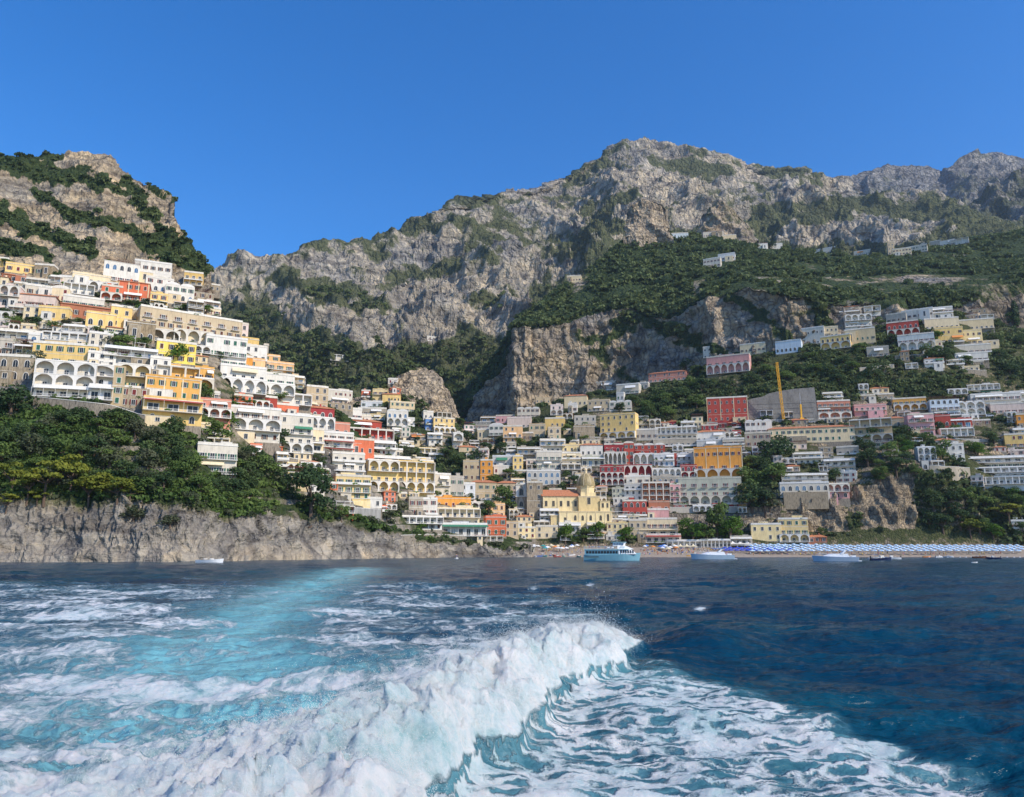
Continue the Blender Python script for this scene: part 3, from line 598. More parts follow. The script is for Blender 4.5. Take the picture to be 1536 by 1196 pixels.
            if lw == 'b':
                bb = MB().box(-Wd/2, Wd/2, -1.5, 0, z-.2, z).build('balcony', mt, root); rl = MB(); railing(rl, -Wd/2, Wd/2, -1.44, z, 1., solid=r.random() < .35); rl.build('railing', M_trim, bb)
                if r.random() < .35:
                    w_ = Wd*r.uniform(.3, .6); x = r.uniform(-1, 1)*(Wd-w_)/2
                    MB().add([(x-w_/2, -1.7, z+fh*.62), (x+w_/2, -1.7, z+fh*.62), (x+w_/2, 0, z+fh*.9), (x-w_/2, 0, z+fh*.9), (x-w_/2, -1.7, z+fh*.62-.25), (x+w_/2, -1.7, z+fh*.62-.25), (x-w_/2, -1.64, z+fh*.62-.25), (x+w_/2, -1.64, z+fh*.62-.25), (x-w_/2, 0, z+fh*.9-.05), (x+w_/2, 0, z+fh*.9-.05)],
                             [(0, 1, 2, 3), (0, 4, 5, 1), (6, 8, 9, 7), (4, 6, 7, 5)]).build('awning', M_awn[awn if r.random() < .7 else r.choice('wcgo')], root)
        elif lw in 'lg':
            t = 2.6; ar = MB().arcade(Wd, fh, bays, .35, y0=-t+.35, square=lw == 'g', pil=.14 if lw == 'l' else .1)
            ar.box(-Wd/2, -Wd/2+.3, -t+.35, 0, 0, fh); ar.box(Wd/2-.3, Wd/2, -t+.35, 0, 0, fh)
            a_ = ar.build('arcade', mo, root, (0, 0, z)); MB().box(-Wd/2-.06, Wd/2+.06, -t-.1, 0, -.24, 0).build('floor_slab', mt, a_); 
            rl = MB(); railing(rl, -Wd/2, Wd/2, -t+.17, 0, .95); rl.build('railing', M_rail if r.random() < .6 else M_trim, a_)
            if k == 0 or floors[k-1].lower() not in 'lg': MB().box(-Wd/2-.06, Wd/2+.06, -t-.1, 0, fh+.001, fh+.2).build('terrace_slab', mt, a_)
            for i in range(bays): add_win(-Wd/2+bw*(i+.5), z+.05, min(1.8, bw*.5), min(2.3, fh*.66), 'rect', sh=None)
        elif lw == 't':
            # open terrace: slab, railing, awning or reed roof on posts, glazed wall behind
            tb = MB().box(-Wd/2, Wd/2, -3.0, 0, z-.25, z).build('terrace', mt, root); rl = MB(); railing(rl, -Wd/2, Wd/2, -2.93, z, .95, solid=r.random() < .3); rl.build('railing', M_trim, tb)
            for i in range(bays): add_win(-Wd/2+bw*(i+.5), z+.05, bw*.6, fh*.62, 'rect', glass=M_bglass if r.random() < .3 else None)
            cv = MB(); cv.add([(-Wd/2, -2.8, z+fh*.78), (Wd/2, -2.8, z+fh*.78), (Wd/2, 0, z+fh*.93), (-Wd/2, 0, z+fh*.93), (-Wd/2, -2.8, z+fh*.84), (Wd/2, -2.8, z+fh*.84), (Wd/2, 0, z+fh*.98), (-Wd/2, 0, z+fh*.98)], [(3, 2, 1, 0), (4, 5, 6, 7), (0, 1, 5, 4), (1, 2, 6, 5), (3, 0, 4, 7)])
            aw = cv.build('awning', M_awn[awn], root); ps = MB()
            for i in range(bays+1): x = -Wd/2+.08+(Wd-.16)*i/bays; ps.box(x-.05, x+.05, -2.8, -2.7, z, z+fh*.8)
            ps.build('awning_frame', M_trim, aw)
        if side and lw not in 'n' and D > 5 and r.random() < .8:
            f, p, s_ = win_mesh('rect', frame, mglass, None)
            for q in (.3, .7):
                o = link('window', f, root, (sx*Wd/2, D*q, z+fh*.28), (min(1.5, D*.2), 1, min(2.1, fh*.52))); o.rotation_euler = (0, 0, math.pi/2*sx); link('pane', p, o)
    # plants on terraces and balconies, a projecting lower room, things that make each house its own
    for k, c in enumerate(floors):
        if c.lower() in 'btlg' and r.random() < .55:
            z = H-fh*(k+1); off = {'b': -1.2, 't': -2.6, 'l': -1.9, 'g': -1.9}[c.lower()]
            for q in range(r.choice([1, 1, 2, 3])):
                s_ = r.uniform(.45, 1.0); link('potted_plant', PLANTER[r.randrange(3)], root, (r.uniform(-.45, .45)*Wd, off, z+.25), (s_*r.uniform(1, 2.4), s_*.8, s_))
    if roof in 'fq' and r.random() < .5:
        s_ = r.uniform(.7, 1.3); link('roof_plant', PLANTER[r.randrange(3)], root, (r.uniform(-.4, .4)*Wd, .9, H+.3), (s_*r.uniform(1, 3), s_, s_))
    if Wd > 7.5 and roof != 'n' and r.random() < .55:
        pw = Wd*r.uniform(.25, .5); px_ = r.choice([-1, 1])*(Wd-pw)/2*r.uniform(.5, 1); ph = fh*r.uniform(.5, .95); pd = r.uniform(1.6, 3)
        if floors[-1].lower() in 'rnsa':
            pj = MB().box(px_-pw/2, px_+pw/2, -pd, 0, -found*.6, ph).build('projecting_room', W[r.choice([col, col, 'white', 'stone', 'cream'])], root)
            MB().box(px_-pw/2-.12, px_+pw/2+.12, -pd-.12, -.2, ph, ph+.15).build('roof_slab', mt, pj)
            f, p, s_ = win_mesh('rect', frame, mglass, None); o = link('window', f, root, (px_, -pd, ph*.2), (min(1.8, pw*.5), 1, ph*.6)); link('pane', p, o)
    if sign:
        for txt, fx, fz, size in sign:
            c = bpy.data.curves.new('lettering', 'FONT'); c.body = txt; c.size = size; c.extrude = .03; c.align_x = 'CENTER'; o = text_obj(c, root)
            o.location = (fx*Wd, -.45-3.0*0, fz*H); o.rotation_euler = (math.pi/2, 0, 0); o.data.materials.append(M_maroon)
    return root, Wd, H, D
RAW = """
159 203 394 423 white ab 4 q|white hotel wing with four blue arches under a rooftop pergola
203 252 394 425 white rr 3 f|tall white block of the hillside hotel, beside the four-arched wing
221 256 418 438 white ra 2 f|white hotel wing with maroon windows below the tall white block|maroon
250 287 429 453 white ra 3 v|white villa with one big arch at the brink of the crag
153 180 430 452 coral rl 2 f|low coral-red annex with a dark arch
178 219 424 452 coral rb 3 p|coral-red villa with yellow edges below the tall white hotel|pil
88 114 416 434 white r 2 f|small white house behind the long cream roof terrace
113 159 413 430 cream r 5 f|long cream-white house close under the yellowish crag
136 177 426 441 white l 3 f|white house with wide blue arch behind the coral annex
99 137 428 443 white g 4 f|white terrace house with open colonnade and hedge
41 79 430 446 white r 3 f|white house with pale blue garage-like windows on the upper road
78 101 433 453 cream rr 2 v|small cream house with a vaulted roof
100 150 447 461 white b 5 f|bright white low house just under the hedge of the coral villa
25 78 443 461 pinkwhite b 4 p|pinkish-white house with gabled end and long balcony
0 26 431 461 pinkwhite la 2 f|pink-white arched house at the very edge of the town
0 10 416 431 cream r 1 p|cream gable half out of the picture
13 53 398 411 yellow r 4 f|yellow house built against the foot of the crag
-6 10 388 401 yellow r 2 f|yellow house highest of all under the crag
51 78 398 415 stone r 2 f|stone house leaning on the pale crag
7 44 414 425 brown r 4 p|low house with long terracotta roof above the white villas
41 76 420 431 white t 4 f|white open terrace with round parapets
58 100 462 482 yellow r 3 f|low yellow house under a long flat eave
99 175 461 480 brown r 6 p|long low brown house with terracotta roof beside the yellow chapel
132 168 471 492 yellow a 2 f|yellow chapel-like house with white corners and one arched window
167 193 461 493 yellow rr 2 f|tall narrow yellow house with white edges
193 226 466 486 beige k 2 f|beige house with an arched balcony joined to the long beige hotel
226 350 472 501 beige kr 7 f|very long beige hotel with a row of small balconies||dy6
192 228 485 514 stone a 2 f|stone house with a blue arched window
227 265 497 514 stone l 2 f|stone vaults with two wide dark arches
264 314 498 516 cream l 3 f|cream vaults with three tall arches under the long beige hotel
349 370 486 509 pinkwhite ra 2 f|slim pink-white house ending the long beige hotel
238 288 514 545 lemon rr 3 f|lemon-yellow house half hidden by a green tree|brown
0 70 498 512 white t 5 f|white terrace with reed awning above the grey stone house
70 140 502 513 bluewhite g 6 f|long blue-white colonnade under the yellow chapel
0 25 511 535 grey kr 1 f|grey stone house with one balcony at the edge of the picture
22 48 517 538 stone t 2 q|stone house with brown pergola next to the tall yellow hotel
-4 44 535 572 stone aa 3 f|old grey stone house with three arched windows above the garden
49 139 506 518 white a 5 f|white top floor with five blue arches on the yellow hotel
52 139 517 547 yellow rk 4 f|tall yellow hotel with four bays of balconies|green
58 136 545 583 white ll 3 f|white arcades of six wide arches under the yellow hotel
54 134 582 597 white t 5 f|white garden terrace at the foot of the six-arched arcades
134 169 530 551 white rr 2 f|white block between the yellow hotel and the sign hotel
134 168 550 582 white la 1 f|white house front with one large blue arch
134 167 580 601 bluewhite t 2 f|narrow white terrace beside the tall beige wall
161 229 524 550 bluewhite ta 4 f|blue-white glazed hotel carrying a red lettered sign||sign
178 220 549 583 paleyellow lb 2 f|yellow house with two arched loggias and a white balcony
167 182 549 609 beige rrrr 1 n|tall narrow beige wall with single windows
180 218 582 612 stone rr 2 n|rough stone lower wall with two small windows
226 252 538 566 white rr 2 f|plain white house beside the glazed hotel
238 293 552 570 ochre g 3 f|ochre terrace room with slanted awning
223 294 568 601 ochre rr 3 f|ochre house with white pilasters and green shutters|green|pil
292 317 553 588 ochre bl 1 f|tall ochre tower house with one big arch
220 295 600 637 yellow ta 3 f|yellow house with striped terrace awning on the garden wall|brown|awr
299 342 601 627 salmon bl 3 f|salmon brick house with arched ground floor next to the yellow terrace house
311 365 507 549 white rbb 3 f|tall white three-storey house with green shutters|green
362 386 509 527 yellow r 3 f|small yellow house on the shoulder of the hill
368 398 520 541 white rb 2 f|white terraced house behind the small yellow one
395 402 518 534 grey r 1 f|tiny grey lookout house on the hill shoulder
341 376 535 553 orange k 2 f|orange house with two little balconies
373 396 540 553 peach r 2 f|peach house with flowering roof
393 418 534 552 peach rr 2 f|peach house with curved end on the hill shoulder
401 438 545 566 peach br 3 f|peach house with yellow awnings||awc
434 455 566 584 cream tt 2 f|cream terraces stepping down the ridge
333 394 551 590 white bl 4 f|white hotel with four tall arches over a hedge
387 438 562 593 white bl 3 f|white house with three small arches beside the tall-arched hotel
401 463 592 607 white g 5 f|long white terrace slab over dark openings
460 490 581 614 beige rrb 2 f|beige house with stepped gable wall
487 527 586 606 white rb 4 f|white block on the ridge with blue windows
491 528 605 616 stone r 3 n|stone basement wall under the white ridge block
516 542 614 629 white b 3 f|small white house below the ridge block
398 414 597 618 red a 1 f|little red house with one white-framed arch
413 446 608 623 coral n 3 f|coral garden wall house with white pots
445 499 612 629 darkred a 4 p|dark red house with white-edged arched windows
347 415 613 663 white blr 3 f|big white villa with two rounded arcades in the gardens||brown
420 466 624 680 white rbbl 3 f|tall white villa ending in three pink-white arches
464 499 628 645 white l 3 f|white arched veranda under the dark red house
298 350 668 711 white bb 2 f|lone white house with green shutters among the garden trees|green
466 484 645 680 cream bt 1 f|narrow cream house with stacked terraces
481 528 650 683 white btt 3 f|white terraces stacked beneath the coral roofs|brown|awr
500 524 636 652 salmon b 2 f|salmon house under the red hotel roofs
517 571 632 646 red b 5 p|upper red hotel wing with a terracotta roof
518 588 645 660 red g 6 f|long red hotel gallery with green creepers
525 560 660 686 coral r 2 f|bright coral wall of the red hotel with two arched windows
558 593 664 685 bluewhite tr 5 f|glass gallery of the red hotel
590 604 675 687 white r 1 f|small white annex beside the glass gallery
499 545 681 717 white bbt 3 f|white and yellow terraced house next to the white slope wall
504 554 715 751 paleyellow bbr 3 f|pale yellow terraced house above the stone sea wall
519 572 748 762 white r 3 f|white sun terrace on the stone sea wall
546 615 686 698 grey t 7 f|long grey roof terrace above the yellow hotel arcades
551 596 692 738 yellow lbl 3 f|yellow hotel wing with rounded arcades
594 650 694 739 yellow ggl 4 f|yellow hotel wing with square balconies
629 650 692 712 yellow r 1 f|small yellow tower with chimneys over the square balconies
616 646 688 697 cream b 3 f|cream terrace house behind the small yellow tower
645 676 712 745 white bb 2 f|white house with roof arches beside the yellow hotel
674 696 716 744 grey rb 2 f|grey-white house with a round dormer
690 713 726 748 bluewhite rr 2 f|blue-white house beside the tiled monastery wing
613 634 748 775 grey rr 1 f|grey modern house with one tall window
631 656 749 772 white rb 2 f|white house with blue balconies next to the orange hotel
602 663 776 795 white gr 6 f|long white seaside terrace with thin flat roof
653 707 748 765 orange r 5 f|orange upper floor with scalloped awning
655 720 764 788 cream gb 6 f|cream colonnade floors beneath the orange upper floor
662 732 787 804 bluewhite t 6 f|long white beach restaurant with green roof||awg
728 758 757 778 peach rr 3 f|peach house with green bushes on its terrace
728 760 776 805 coral rr 3 f|coral-orange tower house at the beach landing
694 722 692 723 beige rr 3 f|beige house shaded beside its orange end tower
720 739 691 723 orange rrr 1 f|orange end tower with three floors
706 746 724 750 beige rr 4 p|beige monastery wing with red tiled roof by the green trees
745 776 725 738 beige r 4 p|low tiled monastery roof behind the palm tree
573 601 592 605 yellow r 4 p|yellow house at the very foot of the crag
541 574 603 612 bluewhite r 4 f|upper blue-white row on the village shelf
536 580 613 623 grey b 4 f|grey house row in the shade of the village shelf
532 556 624 634 white r 2 f|small white house on the village shelf over the red hotel
585 622 604 618 cream rb 4 f|cream houses clinging under the crag
580 612 617 640 white al 3 v|rounded white cluster of arches on the village terrace
604 622 628 640 white b 2 f|white stair-shaped house next to the rounded cluster
635 650 618 631 white r 2 f|tiny white cube house over the blue house
638 652 629 646 blue bb 2 f|blue house in the village at the foot of the crag
650 682 628 650 yellow rbl 4 f|yellow village hotel with three floors over the road
679 694 651 673 white lb 1 f|isolated white house with stacked arches in the ravine
655 676 620 630 stone g 3 f|stone loggia under the overhanging crag
846 881 594 612 cream r 4 p|cream villa with a long pale roof on the wooded ridge
852 866 606 620 white r 2 f|white lower wing of the ridge villa
881 915 601 617 beige rb 4 f|beige two-storey house on the wooded ridge
901 953 622 658 yellow rrrl 4 f|big yellow palazzo with a shaded front above the valley||dy-14
743 772 624 635 pink r 3 f|dusty pink house among the uppermost valley houses
775 810 613 627 white rb 3 v|white domed house topmost in the valley
760 797 627 642 pinkwhite b 4 f|pink-white terrace house in the upper valley
715 735 645 658 cream r 2 f|cream house lowest in the shaded ravine corner
733 756 639 654 white rb 2 v|white vaulted house in the ravine corner
754 784 640 665 peach rbr 3 f|peach house with three floors in the upper valley
782 800 650 662 stone r 2 f|stone cottage beside the peach valley house
793 818 637 656 beige rb 2 f|beige house with arched door in the upper valley
817 848 628 644 yellow r 3 f|bright yellow low house in the upper valley
822 842 642 660 beige ar 2 f|beige house under the bright yellow low house
861 895 625 641 grey rb 3 f|grey-beige house with balustrade in the upper valley
860 893 640 661 stone n 2 f|blank brown stone house front in the upper valley
809 849 660 678 white tb 4 f|white villa with a projecting glazed terrace mid-valley
775 812 672 692 grey tb 4 f|grey house with a long dark terrace mid-valley
802 818 677 693 white r 1 f|narrow white house in the middle of the valley
804 844 678 703 white bb 4 f|white stepped terraces mid-valley
769 785 685 706 yellow rr 1 f|small yellow house mid-valley
738 771 685 700 bluewhite b 4 f|blue-white row beside the orange end tower
740 764 700 712 white r 3 f|white low row above the monastery garden
789 842 707 728 bluewhite aa 6 f|blue-white vaulted hotel behind the church roof
841 872 680 698 cream bb 3 f|cream house with two balconies in the middle valley
841 872 697 713 grey gr 3 f|grey house with white parapets left of the dome lantern
870 905 668 687 white r 3 p|white gabled house with a round end
843 873 668 680 paleyellow r 2 f|pale yellow house next to the gabled white one
872 908 686 700 greygreen t 4 f|greenish terrace house under the gabled white one
906 940 667 680 darkred a 4 f|dark red row with four white arches at the top of the palazzo terraces
906 940 680 697 grey l 5 f|grey arcade under the dark red row
936 952 665 696 red rrr 1 v|bright red slim tower of the palazzo hotel
950 998 668 682 red rr 4 v|red palazzo hotel wing with white curved gables
950 982 682 698 white l 3 f|white arcade of three dark arches under the red gables
981 1012 682 700 bluewhite ba 4 f|blue-white hotel floors with glazed arches
1010 1016 680 699 red n 1 v|tiny bright red chimney tower
1015 1046 682 699 bluewhite bb 4 f|blue-white hotel end next to the orange palazzo
900 937 700 728 darkred rll 4 f|dark red arcades behind the church dome
936 979 699 716 darkred l 4 f|dark red wing with four white-rimmed arches
978 1022 704 716 bluewhite l 5 f|blue-grey arcade of five arches in the hotel terraces
978 1020 716 727 grey a 5 f|grey floor of small windows beneath the five-arch arcade
1021 1046 699 717 darkred al 2 f|dark red end wing against the orange palazzo
934 976 715 728 white r 3 f|white floor with paired blue windows
937 964 727 752 white brr 2 f|white-grey house with roof garden next to the red-brown grid
963 1006 725 753 brown ggg 4 f|red-brown house with a white grid of balconies
1004 1021 727 754 pink bbb 2 f|pinkish end of the balcony-grid house
934 971 752 774 red ab 4 f|red house with two rows of white windows and a bright side wall|maroon
973 1005 753 766 brown b 3 f|small red-brown house above the mauve block
971 1004 765 779 pink n 2 f|plain mauve block above the beach pavilion
951 988 645 661 grey r 4 f|grey-beige low house on the upper coast road
984 1046 642 660 white gt 8 f|long white two-level row on the upper coast road
980 1045 659 670 grey b 7 f|grey balcony row under the long white row
1045 1088 648 662 white b 4 p|white house with brown tiled roof on the coast road
1046 1088 661 674 bluewhite b 4 f|blue-white lower floor beneath the brown tiled roof
1085 1117 659 676 white bb 3 f|white corner house with stepped wall
1043 1114 672 720 orange rkl 4 f|large orange palazzo with round upper windows||dy-3|pil
1019 1113 718 757 greygreen kkl 6 f|cream-grey hotel with seven round arches on the ground floor|maroon
1108 1119 728 760 yellow rr 1 f|bright yellow side tower at the end of the seven-arch hotel
958 1017 779 806 cream bt 4 f|cream beach pavilion with stepped terraces||awc
944 972 781 808 beige rr 2 f|beige side house of the beach pavilion
968 1022 803 814 pinkwhite t 5 f|beach restaurant with a red striped awning||awr
910 952 786 803 paleyellow rr 5 f|pale yellow row of small houses behind the ferry
1062 1122 597 634 red rrr 3 f|square red villa with white cornices above the coast road|pil
1119 1158 632 650 white rb 3 v|white house with barrel roof beside the long cream school
1119 1157 650 671 grey rr 4 f|grey-white lower storey under the barrel roof house
1156 1279 642 664 cream rr 12 p|very long cream building with an orange tiled roof
1174 1240 712 726 white tt 4 f|white villa terraces on top of the tall stone bastion
1172 1242 725 738 white a 5 f|white arched floor crowning the stone bastion
1178 1242 738 764 stone n 3 n|tall blank stone bastion over the cliff
1191 1233 680 696 white tb 4 f|white villa with blue doors among garden trees
1128 1173 787 812 paleyellow rr 3 f|low yellow wing of the beach villa
1170 1213 779 813 paleyellow rbl 3 f|yellow beach villa with arched loggia below the stone bastion
1212 1240 806 814 brown r 3 p|low brown-roofed shed at the cliff foot behind the beach
1000 1052 812 822 white g 6 f|white bathing establishment with flat roof
1050 1096 811 822 white g 8 f|white row of bathing cabins
1228 1276 602 628 salmon bbl 3 f|salmon house with white balconies above the coast road
1284 1329 608 624 pink br 5 f|dusty pink terrace house beneath the inland cliff
1343 1388 598 616 ochre bl 4 f|ochre-yellow villa with arches under the inland cliff
1399 1439 599 624 skyblue abb 4 q|pale blue and white house with a planted pergola
1438 1475 604 623 white ll 3 v|white house with rows of round arches on the coast road
1454 1497 578 593 white gb 5 f|white upper house with pale green windows
1462 1528 591 610 white bb 7 f|wide white terraced house across the hillside
1490 1534 606 620 pinkwhite b 5 f|pink-white house under the wide terraced one
1518 1542 588 602 white bb 2 f|white house cut by the picture edge at mid height
1281 1335 630 664 beige grl 4 f|beige stone house with an open arched loggia on the roof
1314 1356 628 642 beige r 4 p|beige house with a low tiled roof on the coast road
1353 1370 630 642 paleyellow r 1 f|small straw-yellow house beside the pink one
1366 1402 622 656 pink bba 3 f|pink house with three floors and white rails
1405 1426 624 642 red a 2 f|small red house with one arched window
1424 1457 629 642 red t 3 f|low red house with flat overhanging roof
1413 1458 644 655 white g 5 f|white garden terrace beneath the low red house
1528 1544 622 644 orange rr 2 f|orange house cut by the picture edge
1511 1544 652 671 yellow rb 2 f|yellow house at the picture edge over the sea hotel
1418 1446 667 688 white rr 2 f|white villa with a maroon door on the shady cliff
1378 1403 672 692 bluewhite ll 3 f|blue-white arched chapel house on the shady cliff
1384 1394 691 706 bluewhite a 1 n|blue-white stair tower under the arched chapel house
1452 1544 686 702 white tb 7 f|upper white decks of the big sea hotel
1458 1544 702 716 bluewhite gb 8 f|middle white decks of the big sea hotel
1474 1544 716 737 bluewhite gn 8 n|lowest blue-white sun deck wall of the big sea hotel
1240 1274 727 748 pink la 3 f|pink villa perched on the cliff beside the stone bastion
1248 1272 748 754 pinkwhite n 1 n|pale pink foundation on the cliff edge
1239 1281 690 708 white tt 4 f|white terraced villa with striped flower beds
1257 1287 671 682 grey b 3 f|grey-white villa among the hanging gardens
1521 1545 782 804 bluewhite bb 3 f|blue-white boathouse hotel by the water at the picture edge
1063 1122 534 560 pink kl 6 f|rose-pink palace with a dark arched loggia high above the villa
1056 1085 520 536 white rb 3 f|white house above the rose-pink palace
1112 1147 516 531 cream r 4 f|cream farmhouse at the foot of the long cliff
1166 1200 512 530 skyblue a 4 f|pale blue house with four arches under the long cliff
1206 1235 492 516 white rb 3 f|white house at the start of the upper hamlet
1234 1257 491 507 cream rr 2 f|cream house with roof gable in the upper hamlet
1235 1273 504 524 yellow al 3 f|mustard-yellow house in the upper hamlet
1271 1311 494 516 cream r 3 f|plain cream block in the upper hamlet
1269 1307 473 490 white lb 4 v|white house with round chimney highest in the upper hamlet
1333 1357 471 486 grey r 3 f|blue-grey block in the upper hamlet
1358 1395 465 479 white r 5 f|long white wall house in the upper hamlet
1391 1428 462 478 white ba 4 f|white terraced house topmost in the upper hamlet
1335 1376 483 506 red al 4 f|dark red house with white arches in the upper hamlet
1352 1399 502 525 skyblue bl 4 f|pale blue-white house with peaked roof in the upper hamlet
1303 1332 521 535 grey b 3 f|grey terraced house low in the upper hamlet
1390 1437 478 493 cream b 5 f|cream flat-roofed house in the upper hamlet
1436 1488 480 494 cream b 6 f|long cream house at the far end of the upper hamlet
1406 1444 492 514 yellow rb 4 f|yellow stepped house in the upper hamlet
1443 1473 496 516 paleyellow rb 4 f|straw-yellow house with brown pergola in the upper hamlet|brown
1431 1484 518 530 white b 7 f|white double terrace lowest in the upper hamlet
1436 1480 530 542 white b 6 f|white deck below the double terrace
974 1028 559 572 salmon rb 6 p|salmon farmhouse with tiled roof among olive trees
891 929 573 586 grey b 5 v|grey-white vaulted row under the wooded cliff
925 958 577 591 white b 4 f|white farmhouse with long balcony on the wooded slope
955 972 575 584 grey r 2 f|grey cottage joined to the farmhouse
914 948 603 617 white rb 4 v|small white cluster beside the beige ridge house
925 936 590 602 white r 1 f|lone white box house on the wooded slope
803 826 597 606 beige r 2 f|beige hut alone on the ridge over the dark ravine
1055 1086 347 357 white r 3 p|white gabled mountain house below the round crag
1007 1033 350 358 skyblue r 3 f|pale blue mountain house at the foot of the rock pinnacle
1083 1105 353 362 cream r 2 f|cream mountain house beside the gabled white one
1056 1080 388 402 white rr 3 f|white mountain farm among the plateau woods
1078 1102 381 392 bluewhite r 3 f|blue-white barn above the mountain farm
850 872 414 424 cream r 2 f|ruined cream chapel alone in the plateau woods
1137 1152 365 374 white r 1 p|white hut left of the umbrella-shaped tree on the skyline
1156 1174 366 374 white r 2 f|white hut right of the umbrella-shaped tree on the skyline
1220 1252 373 380 white b 4 f|low white house on the plateau brink
1283 1305 376 382 white b 3 f|low white house between plateau trees
1333 1342 364 382 beige rra 1 f|beige bell tower of the mountain village
1341 1366 373 383 cream rr 4 f|cream row in the mountain village
1364 1388 369 379 white rr 3 f|white row in the mountain village
1386 1409 363 371 grey b 3 f|grey row in the mountain village
1413 1430 361 368 white b 2 f|short white row beyond the mountain village
1429 1450 359 367 white g 3 f|white colonnade house beyond the mountain village
496 522 533 542 white g 3 f|white farmhouse alone in the forested gorge
634 656 505 512 white r 3 f|white hermitage ledge house high in the gorge
790 815 724 779 stone rrrr 2 f|tall brown stone church front facing the bell tower
756 778 784 806 beige rr 2 f|beige house standing next to the coral-orange tower
776 804 792 808 paleyellow rr 3 f|pale yellow house with grey shutters behind the beach
803 838 790 808 cream rr 3 f|cream stone house with tiny windows behind the beach
809 839 765 782 bluewhite tb 4 f|blue-white terraced restaurant leaning on the church
918 938 733 748 greygreen rb 3 f|grey-green house behind the church transept
920 944 748 762 white rr 3 f|white house in the church's lee
880 905 786 798 white t 3 f|white market stall house behind the beach plane trees||awc
838 872 786 800 white t 4 f|white canopy cafe between the plane trees
1096 1128 806 818 grey t 4 f|grey canopy bar behind the dark blue umbrellas
"""
SPEC_Y = {}
def parse(line):
    parts = line.split('|'); a = parts[0].split(); kw = {}
    for e in parts[2:]:
        if e in ('green', 'brown', 'maroon'): kw['shut'] = {'green': M_green, 'brown': M_brown, 'maroon': M_maroon}[e]
        elif e.startswith('dy'): kw['dyaw'] = float(e[2:])
        elif e == 'pil': kw['pil'] = True
        elif e.startswith('aw'): kw['awn'] = e[2]
        elif e == 'sign': kw['sign'] = [('MONTEMARE', -.28, .70, 1.75), ('HOTEL', -.28, .60, .9)]
    x0, x1, yt, yb = map(float, a[:4]); lab = parts[1]
    cat = 'hotel' if 'hotel' in lab.split(' of ')[0] else 'villa' if 'villa' in lab else 'restaurant' if 'restaurant' in lab else 'house'
    if a[6] == 'n' or a[7] == 'n': pass
    return x0, x1, yt, yb, a[4], a[5], int(a[6]), a[7], lab, cat, kw
ROWS = [parse(l) for l in RAW.strip().splitlines()]
def build_houses():
    for x0, x1, yt, yb, col, fl, n, roof, lab, cat, kw in ROWS:
        house(x0, x1, yt, yb, col, fl, n, roof, lab, cat=cat, **kw)
build_houses()
# smaller annexes, garages and terraces packed between the catalogued houses
def fillers():
    taken = [(h[2], h[3], h[4], h[5]) for h in HOUSES]; r = random.Random(5)
    zones = [((0, 350), (428, 545), 26, ('white', 'cream', 'stone', 'pinkwhite', 'yellow')), ((300, 660), (500, 770), 34, ('white', 'cream', 'stone', 'coral', 'paleyellow')), ((700, 905), (620, 780), 46, ('white', 'grey', 'cream', 'beige', 'stone', 'paleyellow', 'pinkwhite')),
             ((905, 1120), (640, 770), 22, ('white', 'darkred', 'cream', 'grey')), ((1120, 1536), (590, 735), 34, ('white', 'grey', 'stone', 'pinkwhite', 'cream')), ((1270, 1490), (465, 560), 14, ('white', 'cream', 'stone')), ((530, 700), (612, 660), 4, ('white', 'cream', 'stone')), ((705, 1010), (780, 812), 16, ('white', 'cream', 'stone', 'beige'))]
    kinds = {'t': 'terrace', 'r': 'annex', 'b': 'annex', 'g': 'veranda', 'l': 'vaulted annex'}
    for (xa, xb), (ya, yb), cnt, cols in zones:
        k = 0; tries = 0
        while k < cnt and tries < 2500:
            tries += 1; w = r.uniform(12, 30); x = r.uniform(xa, xb); y = r.uniform(ya, yb); fh_ = 7.5 if x > 560 else 10; nf = r.choice([1, 1, 2]); h = fh_*nf
            bx = (x-w/2, x+w/2, y-h, y)
            near = [t for t in taken if t[0]-6 < x < t[1]+6 and t[2]-10 < y < t[3]+h+6]
            if not near: continue
            ov = max([max(0, min(bx[1], t[1])-max(bx[0], t[0]))*max(0, min(bx[3], t[3])-max(bx[2], t[2]))/(w*h) for t in taken]+[0])
            if ov > .12: continue
            g = ground(x, y)
            if g.y > 900 or (595 < x < 700 and y < 655) or (w > 20 and 1120 < x < 1228 and y < 632): continue
            c = r.choice(cols); f = ''.join(r.choice('rtbgrrl') for _ in range(nf)); nm = {'stone': 'rough stone', 'pinkwhite': 'pinkish', 'paleyellow': 'straw-yellow', 'darkred': 'dark red'}.get(c, c)
            house(bx[0], bx[1], bx[2], y, c, f, max(2, int(w/8)), r.choice('ffffqp'), rel_label(f'small {nm} {kinds[f[-1]]}', x, y), found=5., cat={'t': 'terrace', 'r': 'annex', 'b': 'annex', 'g': 'veranda', 'l': 'annex'}[f[-1]])
            taken.append(bx); k += 1
NB_LAB = len(HOUSES)
used_labels = set(h[6] for h in HOUSES)
